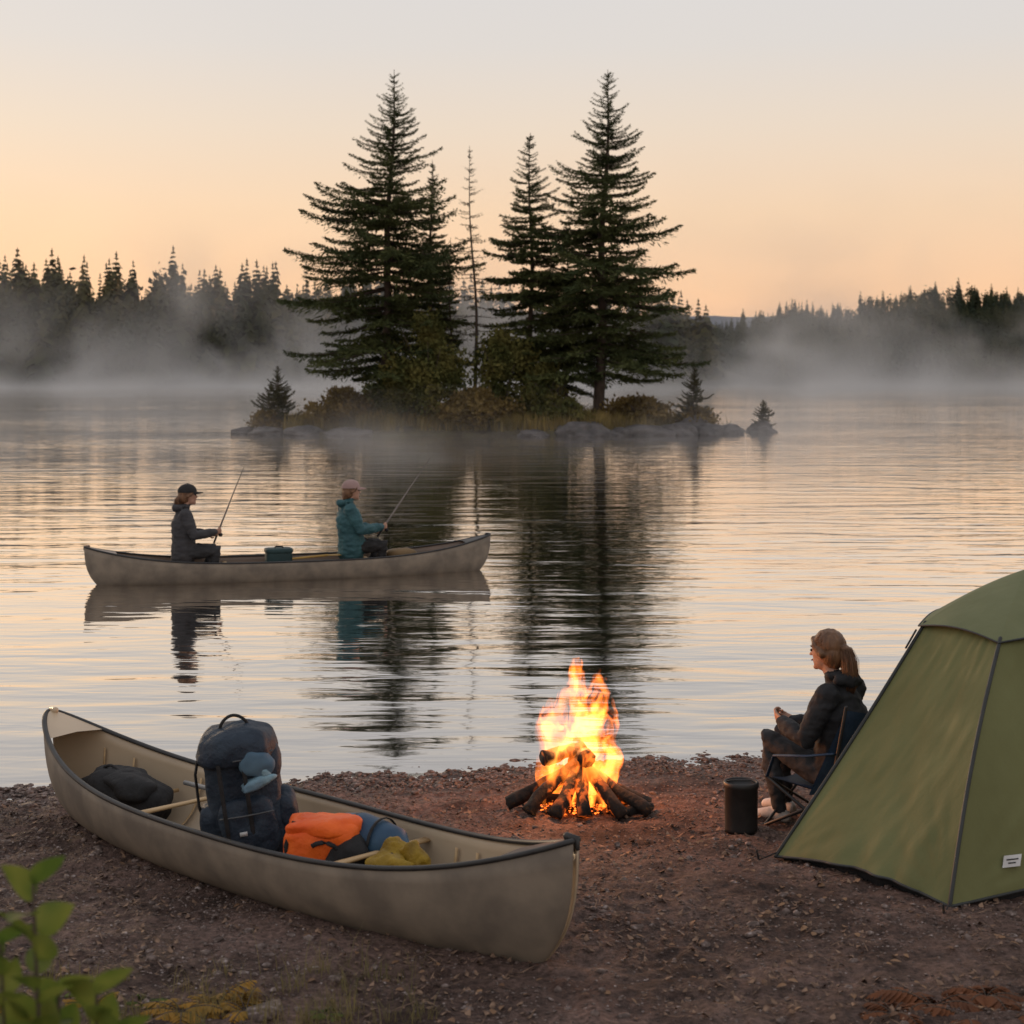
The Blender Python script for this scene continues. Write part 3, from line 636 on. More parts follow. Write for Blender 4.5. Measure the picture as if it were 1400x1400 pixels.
def person(name,loc,ang,J,jacket,pants,shoes,puff=0,voxel=.011,head_yaw=0,head_pitch=0,hair=None,cap=None,hood=True,wr=.006,scale=1):
    e=empty(name,loc,ang); e.scale=(scale,)*3; L=Vector((0,1,0))
    V_=lambda k:Vector(J[k])
    pe,ch,nk,hd=V_('pelvis'),V_('chest'),V_('neck'),V_('head')
    pr=[]; pf=puff
    lo=pe+Vector((-.01,0,-.06)); wa=pe.lerp(ch,.5)
    pr.append(T_([lo,pe+Vector((0,0,.04)),wa,ch,ch.lerp(nk,.55),nk+Vector((0,0,-.01))],[(.165+pf,.125+pf),(.168+pf,.128+pf),(.152+pf,.115+pf),(.172+pf,.122+pf),(.135+pf,.092+pf*.7),(.066,.062)],0,side=L,bias=.015))
    for k,s in (('L',1),('R',-1)):
        sh,elb,wrst=V_('sh'+k),V_('el'+k),V_('wr'+k)
        pr.append(T_([ch.lerp(nk,.35)+Vector((0,s*.05,.0)),sh],[.070+pf*.5,.062+pf*.6],0))
        pr.append(T_([sh,sh.lerp(elb,.5),elb,elb.lerp(wrst,.5),wrst],[.062+pf*.6,.056+pf*.6,.050+pf*.5,.046+pf*.5,.036+pf*.35],0))
        hp,kn,an,to=V_('hip'+k),V_('kn'+k),V_('an'+k),V_('to'+k)
        pr.append(T_([hp,hp.lerp(kn,.5),kn,kn.lerp(an,.35),an],[.094,.082,.064,.060,.044],1))
        dd=(to-an); dd.z=0; dd.normalize(); hl_=an-dd*.035; hl_.z=to.z+.004
        pr.append(T_([hl_,an.lerp(to,.45)*1.0+Vector((0,0,-.012)),to],[(.038,.038),(.044,.040),(.042,.030)],2,side=Vector((-dd.y,dd.x,0)),bias=.006))
        pr.append(T_([an,an+Vector((0,0,-.03))],[.040,.040],2,bias=-.002))
    pr.append(T_([nk+Vector((0,0,-.04)),hd+Vector((-.01,0,-.05))],[.052,.048],3))
    Mh=Matrix.Rotation(head_yaw,3,'Z')@Matrix.Rotation(head_pitch,3,'Y')
    H=lambda x,y,z: hd+Mh@Vector((x,y,z))
    pr.append(E_(H(-.006,0,.022),(.097,.076,.100),3,Mh)); pr.append(E_(H(.030,0,-.050),(.062,.054,.062),3,Mh))
    pr.append(E_(H(.045,0,.0),(.050,.056,.070),3,Mh))
    pr.append(T_([H(.088,0,.012),H(.110,0,-.016)],[.008,.013],3,seg=8)); pr.append(T_([H(.085,-.012,-.052),H(.085,.012,-.052)],[.011,.011],3,seg=8)); pr.append(E_(H(.078,0,-.092),(.020,.022,.018),3,Mh))
    for s in (1,-1): pr.append(E_(H(-.004,s*.077,-.005),(.017,.009,.030),3,Mh))
    if hood:
        pr.append(T_([nk+Vector((-.065,-.085,.02)),nk+Vector((-.11,-.03,.01)),nk+Vector((-.11,.03,.01)),nk+Vector((-.065,.085,.02))],[.032,.050,.050,.032],0,bias=.004))
    pr.append(T_([nk+Vector((.045,-.03,.02)),nk+Vector((.0,-.07,.03)),nk+Vector((-.05,-.04,.04)),nk+Vector((-.05,.04,.04)),nk+Vector((0,.07,.03)),nk+Vector((.045,.03,.02))],[.020]*6,0,bias=.004))
    blob('body',pr,voxel,[jacket,pants,shoes,skin],e,smooth=2,wr=wr,wrlab=(0,1))
    hp=[]
    for k,s in (('L',1),('R',-1)):
        wrst=V_('wr'+k); d=J['hd'+k][0]; pn=J['hd'+k][1]; hand(hp,wrst-Vector(d).normalized()*.01,d,pn,J['hd'+k][3] if len(J['hd'+k])>3 else 1,J['hd'+k][2])
    blob('hands',hp,.0042,[skin],e,smooth=1)
    m=MB()
    for s in (1,-1): m.add(ellipsoid(H(.086,s*.031,.012),(.010,.013,.009),Mh,seg=12,rings=8),0)
    m.add(tube([H(.094,-.022,-.050),H(.098,0,-.048),H(.094,.022,-.050)],[(.004,.006)]*3,8),1)
    for s in (1,-1): m.add(tube([H(.088,s*.018,.034),H(.090,s*.032,.039),H(.078,s*.048,.034)],[.004]*3,6),2)
    m.obj('facial_features',[eyem,lipm,hair[0] if hair else eyem],e)
    if hair:
        hm,tail=hair; hv=[E_(H(-.020,0,.042),(.104,.090,.100),0,Mh),E_(H(-.048,0,-.010),(.074,.086,.090),0,Mh)]
        for s in (1,-1): hv.append(T_([H(.066,s*.040,.080),H(.040,s*.074,.045),H(-.01,s*.084,.0)],[.018,.018,.024],0))
        for P,R in tail: hv.append(T_([H(*p) for p in P],R,0))
        ho=blob('hair',hv,.0065,[hm],e,smooth=1)
        for vv in ho.data.vertices:
            c=vv.co; k=noise.noise(Vector((c.x*60,c.y*60,c.z*9))); vv.co=c+vv.normal*k*.005
        st=MB(); r=random.Random(4)
        for P,R in tail:
            if len(P)<3: continue
            for q in range(150):
                a=r.uniform(0,6.28); rr=r.uniform(.7,1.25); pts_=[]
                for j,p in enumerate(P):
                    w=R[j] if not isinstance(R[j],tuple) else R[j][0]; w=w+.008*j/len(P); pts_.append(H(p[0]+math.cos(a)*w*rr+r.uniform(-.005,.005),p[1]+math.sin(a)*w*rr+r.uniform(-.005,.005),p[2]+r.uniform(-.012,.012)))
                st.add(tube(pts_,[.0014]*len(pts_),3,caps=False))
        for q in range(160):
            a=r.uniform(-1.5,1.5); pts_=[]
            for t in np.linspace(0,1,7):
                x=.066-.178*t; zz=.042+.102*math.sin(math.pi*min(1,t*.9+.1))*math.cos(a)*1.0; yv=.092*math.sin(a)*math.sin(math.pi*(t*.85+.15))**.6
                pts_.append(H(x,yv,zz-.05*t*t+r.uniform(0,.005)))
            st.add(tube(pts_,[.0012]*7,3,caps=False))
        if tail: st.obj('hair_strands',hm,e)
    if cap:
        c=MB(); c1_=[];f_=[]
        sg=28; rg=9
        for i in range(rg+1):
            ph=math.pi/2*i/rg
            for k in range(sg):
                th=2*math.pi*k/sg; c1_.append(H(-.010+.118*math.cos(ph)*math.cos(th),.100*math.cos(ph)*math.sin(th),.045+.105*math.sin(ph)**.9))
        for i in range(rg):
            for k in range(sg): a=i*sg+k;b=i*sg+(k+1)%sg; f_.append((a,b,b+sg,a+sg))
        c.add((c1_,f_))
        bv=[];bf=[]
        for i,q in enumerate(np.linspace(-1,1,13)):
            y=.080*q; x0=.10*math.sqrt(max(0,1-(q*.82)**2)); x1=x0+.080*math.sqrt(max(0,1-q*q))+.004
            for zz in (0,-.007):
                bv+= [H(x0-.01,y,.056+zz),H(x1,y,.040+zz-.012*q*q)]
        for i in range(12): a=i*4; bf+=[(a,a+1,a+5,a+4),(a+2,a+6,a+7,a+3),(a+1,a+3,a+7,a+5)]
        c.add((bv,bf)); c.add(tube([H(-.008,0,.148),H(-.008,0,.153)],[.008,.006],8))
        c.obj('cap',cap,e)
    return e
hairb=pbr('auburn_hair',(.10,.046,.022),(.19,.095,.045),scale=30,rough=.5,spec=.5,stretch=(1,1,.15),bump=.5,bscale=120)
darkj=pbr('charcoal_hoodie',(.014,.015,.018),(.024,.025,.028),scale=8,rough=.85,bump=.6,bscale=14,bdist=.02)
greyp=pbr('dark_trousers',(.024,.025,.028),(.040,.041,.045),scale=8,rough=.85,bump=.6,bscale=14,bdist=.02)
shoe=pbr('pale_shoes',(.60,.56,.52),(.46,.43,.40),scale=20,rough=.7)
dshoe=pbr('dark_boots',(.03,.025,.02))
Jw=dict(pelvis=(-.02,0,.41),chest=(-.05,0,.765),neck=(-.005,0,.965),head=(.05,0,1.125),
 shL=(-.04,.178,.895),elL=(.06,.258,.635),wrL=(.27,.15,.70),hdL=((.8,-.35,.35),(.1,-.8,.5),1.1,1),
 shR=(-.04,-.178,.895),elR=(.09,-.22,.625),wrR=(.31,-.07,.66),hdR=((.8,.35,.3),(.1,.8,.5),1.1,-1),
 hipL=(0,.09,.40),knL=(.40,.11,.575),anL=(.30,.13,.165),toL=(.44,.16,.118),hipR=(0,-.09,.40),knR=(.42,-.09,.575),anR=(.38,-.09,.165),toR=(.52,-.10,.115))
WL=Vector((1.94,9.68,0)); WA=rad(141.5)
tail=[([(-.095,0,.035),(-.130,0,.02),(-.148,0,-.05),(-.148,0,-.13),(-.138,0,-.20),(-.135,0,-.26)],[.024,.034,.042,.042,.032,.010])]
person('seated_woman',WL,WA,Jw,darkj,greyp,shoe,puff=.022,voxel=.008,hair=(hairb,tail),head_yaw=-.05,head_pitch=.06,wr=.009)
Jf=dict(pelvis=(-.02,0,.40),chest=(-.03,0,.75),neck=(-.01,0,.935),head=(.03,0,1.085),
 shL=(-.02,.17,.87),elL=(.08,.24,.62),wrL=(.29,.10,.60),hdL=((.9,-.2,.15),(0,-.9,.2),1.5,1),
 shR=(-.02,-.17,.87),elR=(.08,-.24,.62),wrR=(.34,-.06,.64),hdR=((.9,.2,.2),(0,.9,.2),1.5,-1),
 hipL=(0,.09,.40),knL=(.36,.17,.42),anL=(.24,.10,.13),toL=(.38,.10,.10),hipR=(0,-.09,.40),knR=(.38,-.14,.43),anR=(.28,-.12,.13),toR=(.42,-.12,.10))
tl1=[([(-.09,0,.0),(-.115,0,-.05),(-.12,0,-.12),(-.10,0,-.17)],[.035,.042,.036,.015])]
f1=person('fishing_person',(-4.42,21.79,-.05),ang2,Jf,pbr('charcoal_jacket',(.034,.034,.040),(.05,.05,.055),scale=6,rough=.8),greyp,dshoe,puff=.026,hair=(hairb,tl1),cap=black,voxel=.012,wr=.010,scale=1.11)
Jg=dict(Jf); Jg.update(chest=(-.06,0,.75),neck=(-.06,0,.945),head=(-.02,0,1.095),shL=(-.07,.17,.875),shR=(-.07,-.17,.875),elL=(.05,.25,.63),elR=(.05,-.25,.63))
f2=person('fishing_person',(-2.22,22.50,-.05),ang2,Jg,teal,black,dshoe,puff=.044,hair=(hairb,[([(-.07,0,-.02),(-.09,0,-.08)],[.05,.03])]),cap=pbr('pink_cap',(.36,.25,.23),(.30,.20,.19),rough=.8),voxel=.012,wr=.014,scale=1.11)
rodm=pbr('graphite_rod',(.20,.17,.15),(.14,.12,.11),rough=.3)
def rod(name,parent_loc,p0,p1,bend):
    e=empty(name,parent_loc[0],parent_loc[1]); p0=Vector(p0);p1=Vector(p1); d=p1-p0; b=MB()
    P=[p0+d*t+Vector((0,0,-bend*t**3)) for t in np.linspace(0,1,14)]
    b.add(tube(P,[.0095*(1-t)+.004 for t in np.linspace(0,1,14)],6),0)
    b.add(tube([p0-d.normalized()*.16,p0+d.normalized()*.06],[.014,.013],8),1)
    rp=p0+d.normalized()*.02+Vector((.02,0,-.06)); b.add(tube([rp+Vector((0,-.03,0)),rp+Vector((0,.03,0))],[.028,.028],12),1); b.add(tube([rp,rp+Vector((-.01,0,.05))],[.006,.006],6),1)
    b.obj('rod',[rodm,black],e)
rod('fishing_rod',((-4.42,21.79,-.05),ang2),(.44,.0,.71),(.77,-.10,1.60),.02)
rod('fishing_rod',((-2.22,22.50,-.05),ang2),(.44,.0,.71),(1.14,.10,1.68),.02)
e=empty('tackle_box',(-3.22,22.2,.12),ang2); b=MB(); b.add(ellipsoid((0,0,.13),(.18,.13,.14),None,e=.35,seg=32,rings=20),0); b.add(ellipsoid((0,0,.255),(.19,.14,.035),None,e=.35,seg=32,rings=12),0); b.add(tube([(-.06,-.02,.29),(-.04,-.02,.31),(.04,-.02,.31),(.06,-.02,.29)],.01,6),1); b.obj('box',[pbr('green_plastic',(.02,.05,.055)),black],e)
e=empty('canoe_paddle',(-2.75,22.28,.20),ang2+.05); b=MB(); b.add(tube([(-.5,0,.05),(.2,0,.09)],[.016,.016],8)); b.add(tube([(.18,0,.09),(.30,0,.09),(.55,0,.10),(.64,0,.10)],[(.007,.02),(.007,.085),(.007,.09),(.007,.05)],12,side=(0,0,1))); b.obj('paddle',[pbr('yellow_wood',(.45,.28,.08))],e)
e=empty('stuff_sack',(-1.55,22.75,.16),ang2); b=MB(); b.add(ellipsoid((0,0,.10),(.22,.13,.09),None,e=.8,lump=.2)); b.obj('sack',[pbr('brown_cloth',(.20,.13,.06))],e)

# ================================================================== CAMP CHAIR
e=empty('camp_chair',WL,WA); b=MB()
def sheet(fn,nu,nv,th=.006):
    v=[];f=[]
    for i in range(nu+1):
        for j in range(nv+1): v.append(Vector(fn(i/nu,j/nv)))
    n=len(v); v2=[p+Vector((0,0,-th)) for p in v]
    for i in range(nu):
        for j in range(nv):
            a=i*(nv+1)+j; f.append((a,a+nv+1,a+nv+2,a+1)); f.append((a+n,a+1+n,a+nv+2+n,a+nv+1+n))
    return v+v2,f
b.add(sheet(lambda u,v:(-.17+.45*u,(v-.5)*.56,.345+.05*u-.045*math.sin(math.pi*v)),12,12),0)
b.add(sheet(lambda u,v:(-.20-.16*u+.20*abs(2*v-1)**2.2*(1-.4*u),(v-.5)*.64,.34+.52*u-.05*math.sin(math.pi*v)*u),16,24,.004),0)
b.add(sheet(lambda u,v:(-.208-.16*u+.20*abs(2*v-1)**2.2*(1-.4*u),(v-.5)*.645,.342+.52*u-.05*math.sin(math.pi*v)*u),16,24,.004),0)
for s in (-1,1):
    y=s*.30
    b.add(tube([(-.12,s*.31,.30),(-.24,s*.325,.88)],[.010,.010],8),1)
    b.add(tube([(.30,y,.40),(-.24,y,.075)],[.010,.010],8),1)
    b.add(tube([(-.19,y,.36),(.32,y,.095)],[.010,.010],8),1)
    b.add(tube([(-.16,s*.32,.60),(.02,y*1.05,.56),(.24,y*1.02,.53),(.29,y,.40)],[(.020,.007)]*4,8,side=(0,1,0)),0)
    b.add(tube([(.32,y,.095),(.32,y,.085)],[.018,.018],8),1); b.add(tube([(-.24,y,.08),(-.24,y,.07)],[.018,.018],8),1)
b.add(tube([(.31,-.30,.10),(.28,.30,.39)],[.009,.009],8),1); b.add(tube([(.31,.30,.10),(.28,-.30,.39)],[.009,.009],8),1)
b.add(tube([(-.24,-.30,.09),(-.2,.30,.34)],[.009,.009],8),1); b.add(tube([(-.24,.30,.09),(-.2,-.30,.34)],[.009,.009],8),1)
b.obj('frame_and_fabric',[pbr('chair_fabric',(.012,.032,.070),(.020,.046,.09),scale=10,rough=.65,bump=.3,bscale=90),blk],e)
bx,by=1.36,9.55; bz=gz(bx,by)
e=empty('camp_canister',(bx,by,bz-.01)); b=MB(); pr=[(0,.005),(.085,.005),(.096,.0),(.097,.02),(.098,.262),(.104,.266),(.104,.29),(.098,.296),(.090,.294),(.088,.27),(.0,.265)]
v=[];f=[];sg=36
for (r_,z) in pr:
    for k in range(sg): a=2*math.pi*k/sg; v.append((r_*math.cos(a),r_*math.sin(a),z))
for i in range(len(pr)-1):
    for k in range(sg): a=i*sg+k;c=i*sg+(k+1)%sg; f.append((a,c,c+sg,a+sg))
b.add((v,f)); b.add(tube([(-.09,.03,.285),(-.06,.0,.30),(.06,0,.30),(.09,-.03,.285)],.005,6)); b.obj('canister',[pbr('matte_black',(.014,.014,.015),(.022,.022,.022),scale=12,rough=.55)],e)

# ================================================================== TENT
tm=pbr('tent_fabric',(.178,.185,.080),(.145,.150,.062),scale=2.2,rough=.7,bump=.5,bscale=5,trans=.10,stretch=(1,1,.4),bdist=.035,detail=6,spec=.2)
tm2=pbr('tent_cap_fabric',(.18,.195,.10),(.15,.165,.082),scale=3,rough=.7,bump=.35,bscale=6,trans=.1,bdist=.03,spec=.25)
dk=pbr('tent_trim',(.035,.04,.042),rough=.6)
e=empty('tent',(0,0,0)); b=MB()
G=[(1.46,8.88),(2.15,7.90),(3.95,8.55),(4.15,10.1),(2.5,10.5)]
TOP=[(2.40,9.32),(2.66,8.76),(3.45,8.98),(3.5,9.75),(2.75,9.95)]
tz=1.365; AP=Vector((3.02,9.4,1.67))
cen=Vector((3.0,9.35,0))
def edge(i,t):
    i%=5; g=Vector((G[i][0],G[i][1],gz(*G[i])+.012)); tp=Vector((TOP[i][0],TOP[i][1],tz))
    p=g.lerp(tp,t); o=Vector((p.x-cen.x,p.y-cen.y,0)).normalized(); bow=(-.01 if i==0 else .07)
    return p+o*bow*math.sin(math.pi*t)+Vector((0,0,bow*.6*math.sin(math.pi*t)))
for i in range(5):
    v=[];f=[];nu,nv=50,60
    for a in range(nu+1):
        t=a/nu
        for c in range(nv+1):
            s=c/nv; p=edge(i,t).lerp(edge(i+1,t),s); o=Vector((cen.x-p.x,cen.y-p.y,0)).normalized()
            sag=.07*math.sin(math.pi*s)*math.sin(math.pi*min(1,t*1.0+.05))
            hem=.05*math.sin(math.pi*s)*(1-t)**3
            w=.012*noise.noise(Vector((s*5+t*3,t*2.2-s*2,i)))+.011*noise.noise(Vector((s*14-t*9,t*4+s*5,i+3)))+.010*math.sin((s*1.0+t*.35)*30)*(1-t)**3*math.sin(math.pi*s)
            w+=.010*math.sin(40*math.atan2(t+.02,s+.02)*.5)*max(0,1-(s+t)*1.6)+.008*math.sin(22*math.atan2(t+.02,1.02-s))*max(0,1-(1-s+t)*1.5)
            edgef=min(1,6*min(s,1-s)); v.append(p+o*(sag+w*edgef)+Vector((0,0,hem)))
    for a in range(nu):
        for c in range(nv): k=a*(nv+1)+c; f.append((k,k+1,k+nv+2,k+nv+1))
    b.add((v,f),0)
    b.add(tube([edge(i,t)+ (edge(i,t)-Vector((cen.x,cen.y,edge(i,t).z))).normalized()*.006 for t in np.linspace(0,1,16)],[.011]*16,6),2)
    hemp=[v[c]+Vector((0,0,-.004)) for c in range(nv+1)]; b.add(tube(hemp,[.008]*len(hemp),5),2)
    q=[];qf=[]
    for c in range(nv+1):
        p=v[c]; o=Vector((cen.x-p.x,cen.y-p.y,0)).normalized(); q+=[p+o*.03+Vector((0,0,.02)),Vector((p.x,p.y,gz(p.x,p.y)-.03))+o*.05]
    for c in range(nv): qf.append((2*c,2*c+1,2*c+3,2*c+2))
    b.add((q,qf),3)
    v=[];f=[]
    for a in range(13):
        t=a/12
        for c in range(17):
            s=c/16; lo=edge(i,1).lerp(edge(i+1,1),s); o=Vector((lo.x-cen.x,lo.y-cen.y,0)).normalized()
            lo=lo+o*.045+Vector((0,0,-.02+.035*math.sin(math.pi*s))); p=lo.lerp(AP,t); p.z+=.03*math.sin(math.pi*t)*1.0; p-=o*.02*math.sin(math.pi*s)*math.sin(math.pi*t); v.append(p)
    for a in range(12):
        for c in range(16): k=a*17+c; f.append((k,k+1,k+18,k+17))
    b.add((v,f),1); b.add(tube(v[:17],[.006]*17,5),2)
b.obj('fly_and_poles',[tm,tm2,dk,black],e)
b=MB()
for i in (0,1):
    p=Vector((G[i][0],G[i][1],gz(*G[i]))); o=Vector((p.x-cen.x,p.y-cen.y,0)).normalized()
    b.add(tube([p+Vector((0,0,.03)),p+o*.10+Vector((0,0,.0))],[.004,.004],5),0); b.add(tube([p+o*.10+Vector((0,0,-.03)),p+o*.12+Vector((0,0,.05))],[.006,.006],6),0)
b.add(tube([edge(0,.95)+Vector((-.02,0,.02)),edge(0,.89)+Vector((-.035,-.02,0))],[.006,.006],6),0)
b.obj('pegs_and_straps',[black],e)
t_=.125; s_=.30; pc=edge(1,t_).lerp(edge(2,t_),s_-.12)
dx=(edge(2,t_)-edge(1,t_)).normalized(); up_=(edge(1,.3)-edge(1,.1)).normalized(); fn=dx.cross(up_).normalized(); 
ML=Matrix((dx,up_,fn)).transposed(); b=MB(); pc=pc+fn*.012
b.add(box(pc,(.105,.062,.004),ML),0)
for k,(wd,yy_) in enumerate(((.07,.008),(.045,-.010))): b.add(box(pc+up_*yy_+fn*.003,(wd,.007,.002),ML),1)
b.obj('label',[white,black],e,smooth=False)

# ================================================================== CAMPFIRE
fx,fy=.42,10.12; fz=gz(fx,fy); e=empty('campfire',(fx,fy,fz))
def log_mat():
    m,nt,out=new_mat('charred_wood'); p=nt.nodes.new('ShaderNodeBsdfPrincipled'); p.inputs['Roughness'].default_value=.85
    tc=nt.nodes.new('ShaderNodeTexCoord'); n=nt.nodes.new('ShaderNodeTexNoise'); n.inputs['Scale'].default_value=22; n.inputs['Detail'].default_value=6; nt.links.new(tc.outputs['Object'],n.inputs['Vector'])
    r=nt.nodes.new('ShaderNodeValToRGB'); r.color_ramp.elements[0].color=(.006,.005,.0045,1); r.color_ramp.elements[1].color=(.045,.030,.022,1); r.color_ramp.elements[0].position=.4; nt.links.new(n.outputs['Fac'],r.inputs[0]); nt.links.new(r.outputs[0],p.inputs['Base Color'])
    sx=nt.nodes.new('ShaderNodeVectorMath'); sx.operation='LENGTH'; nt.links.new(tc.outputs['Object'],sx.inputs[0])
    mr=nt.nodes.new('ShaderNodeMapRange'); mr.inputs[1].default_value=.14; mr.inputs[2].default_value=.32; mr.inputs[3].default_value=1; mr.inputs[4].default_value=0; nt.links.new(sx.outputs['Value'],mr.inputs[0])
    e2=nt.nodes.new('ShaderNodeValToRGB'); e2.color_ramp.elements[0].position=.50; e2.color_ramp.elements[0].color=(0,0,0,1); e2.color_ramp.elements[1].position=.62; e2.color_ramp.elements[1].color=(1,.15,.015,1); nt.links.new(n.outputs['Fac'],e2.inputs[0])
    nt.links.new(e2.outputs[0],p.inputs['Emission Color']); mu=nt.nodes.new('ShaderNodeMath'); mu.operation='MULTIPLY'; mu.inputs[1].default_value=3; nt.links.new(mr.outputs[0],mu.inputs[0]); nt.links.new(mu.outputs[0],p.inputs['Emission Strength'])
    b=nt.nodes.new('ShaderNodeBump'); b.inputs['Strength'].default_value=.9; b.inputs['Distance'].default_value=.015; nt.links.new(n.outputs['Fac'],b.inputs['Height']); nt.links.new(b.outputs[0],p.inputs['Normal'])
    nt.links.new(p.outputs[0],out.inputs[0])
    try: m.cycles.emission_sampling='NONE'
    except Exception: pass
    return m
lm=log_mat(); b=MB()
def log(p0,p1,r0,r1):
    p0=Vector(p0);p1=Vector(p1); P=[p0.lerp(p1,t)+Vector((noise.noise(p0*9+Vector((t*3,0,0))),noise.noise(p1*9+Vector((0,t*3,0))),0))*.03 for t in np.linspace(0,1,9)]
    v,f=tube(P,[r0+(r1-r0)*t for t in np.linspace(0,1,9)],14,caps=False); v=[q+Vector((noise.noise(q*25),noise.noise(q*25+Vector((9,0,0))),noise.noise(q*25+Vector((0,9,0)))))*.016 for q in v]
    b.add((v,f))
for (a,rr,h,r0,r1) in [(182,.46,.30,.042,.030),(214,.40,.36,.042,.030),(246,.36,.34,.044,.030),(272,.33,.38,.042,.032),(312,.40,.36,.044,.030),(334,.48,.31,.042,.030),(354,.44,.28,.044,.028),(60,.35,.32,.04,.03),(120,.36,.32,.04,.035)]:
    c,s=math.cos(rad(a)),math.sin(rad(a)); log((c*rr,s*rr*.9,.034),(-c*.04,-s*.06,h),r0,r1)
log((-.23,-.12,.345),(.02,.08,.37),.050,.04); log((.03,-.18,.36),(.03,.12,.32),.055,.042); log((-.3,.05,.05),(.3,-.02,.06),.04,.04); log((.22,-.22,.035),(.46,-.08,.035),.03,.025)
b.obj('logs',[lm],e,smooth=True)
def emis(name,c,s):
    m,nt,out=new_mat(name); em=nt.nodes.new('ShaderNodeEmission'); em.inputs[0].default_value=c4(c); em.inputs[1].default_value=s; nt.links.new(em.outputs[0],out.inputs[0])
    try: m.cycles.emission_sampling='NONE'
    except Exception: pass
    return m
n_=260; rr=np.abs(rng.normal(0,.15,n_)); aa=rng.uniform(0,6.28,n_); 
rocks(np.stack([rr*np.cos(aa),rr*np.sin(aa)*.9,.012+rng.uniform(0,.03,n_)],1),rng.uniform(.008,.022,n_),'embers',lm,parent=e)
n_=160; rr=rng.uniform(.02,.27,n_); aa=rng.uniform(0,6.28,n_)
rocks(np.stack([rr*np.cos(aa),rr*np.sin(aa)*.9,.02+rng.uniform(0,.03,n_)],1),rng.uniform(.004,.012,n_),'glowing_coals',emis('coals',(1,.16,.02),3.5),parent=e)
def flame():
    m,nt,out=new_mat('flame')
    tc=nt.nodes.new('ShaderNodeTexCoord')
    def ma(op,a,b=0,c=None):
        x=nt.nodes.new('ShaderNodeMath'); x.operation=op
        for i,q in enumerate((a,b)):
            if isinstance(q,(int,float)): x.inputs[i].default_value=q
            else: nt.links.new(q,x.inputs[i])
        return x.outputs[0]
    sx=nt.nodes.new('ShaderNodeSeparateXYZ'); nt.links.new(tc.outputs['Object'],sx.inputs[0]); z=sx.outputs['Z']
    mp=nt.nodes.new('ShaderNodeMapping'); mp.inputs['Scale'].default_value=(1,1,.7); mp.inputs['Location'].default_value=(2.3,1.1,.4); nt.links.new(tc.outputs['Object'],mp.inputs[0])
    n=nt.nodes.new('ShaderNodeTexNoise'); n.inputs['Scale'].default_value=4.6; n.inputs['Detail'].default_value=2; nt.links.new(mp.outputs[0],n.inputs['Vector'])
    sub=nt.nodes.new('ShaderNodeVectorMath'); sub.operation='SUBTRACT'; nt.links.new(n.outputs['Color'],sub.inputs[0]); sub.inputs[1].default_value=(.5,.5,.5)
    sc=nt.nodes.new('ShaderNodeVectorMath'); sc.operation='SCALE'; nt.links.new(sub.outputs[0],sc.inputs[0]); nt.links.new(ma('ADD',ma('MULTIPLY',z,.80),.05),sc.inputs['Scale'])
    adv=nt.nodes.new('ShaderNodeVectorMath'); adv.operation='ADD'; nt.links.new(tc.outputs['Object'],adv.inputs[0]); nt.links.new(sc.outputs[0],adv.inputs[1])
    s2=nt.nodes.new('ShaderNodeSeparateXYZ'); nt.links.new(adv.outputs[0],s2.inputs[0])
    r=ma('SQRT',ma('ADD',ma('MULTIPLY',s2.outputs['X'],s2.outputs['X']),ma('MULTIPLY',s2.outputs['Y'],s2.outputs['Y'])))
    fc=nt.nodes.new('ShaderNodeFloatCurve'); cv=fc.mapping.curves[0]; cv.points[0].location=(0,.20); cv.points[1].location=(1,.0)
    for a_,b_ in ((.25,.23),(.5,.21),(.72,.165),(.88,.10)): cv.points.new(a_,b_)
    fc.mapping.update(); nt.links.new(z,fc.inputs['Value'])
    basef=ma('SUBTRACT',1,ma('DIVIDE',r,ma('MAXIMUM',fc.outputs[0],.01)))
    mp2=nt.nodes.new('ShaderNodeMapping'); mp2.inputs['Scale'].default_value=(10,10,2.4); nt.links.new(adv.outputs[0],mp2.inputs[0])
    n2=nt.nodes.new('ShaderNodeTexNoise'); n2.inputs['Scale'].default_value=1; n2.inputs['Detail'].default_value=2; n2.inputs['Distortion'].default_value=.5; nt.links.new(mp2.outputs[0],n2.inputs['Vector'])
    fld=ma('ADD',ma('MULTIPLY',basef,.75),ma('MULTIPLY',ma('SUBTRACT',n2.outputs['Fac'],.55),5.0))
    d=nt.nodes.new('ShaderNodeMapRange'); d.interpolation_type='SMOOTHSTEP'; d.inputs[1].default_value=.12; d.inputs[2].default_value=.36; nt.links.new(fld,d.inputs[0])
    ins=ma('GREATER_THAN',basef,-.1)
    cr=nt.nodes.new('ShaderNodeValToRGB'); cr.color_ramp.elements[0].position=.1; cr.color_ramp.elements[0].color=(1,.12,.01,1); cr.color_ramp.elements[1].position=.95; cr.color_ramp.elements[1].color=(1,.40,.06,1); e_=cr.color_ramp.elements.new(.45); e_.color=(1,.22,.02,1)
    nt.links.new(fld,cr.inputs[0])
    em=nt.nodes.new('ShaderNodeEmission'); nt.links.new(cr.outputs[0],em.inputs[0]); nt.links.new(ma('MULTIPLY',ma('MULTIPLY',d.outputs[0],ins),22),em.inputs[1])
    nt.links.new(em.outputs[0],out.inputs['Volume'])
    try: m.cycles.volume_step_rate=.3
    except: pass
    return m
MB().add(tube([(0,0,.03),(0,0,.5),(0,0,.95)],[.30,.28,.24],20,caps=False)).obj('flames',flame(),e,smooth=False)
pl=bpy.data.lights.new('firelight','POINT'); pl.energy=46; pl.color=(1,.33,.09); pl.shadow_soft_size=.12; po=bpy.data.objects.new('firelight',pl); po.location=(0,-.02,.52); COL.objects.link(po); po.parent=e

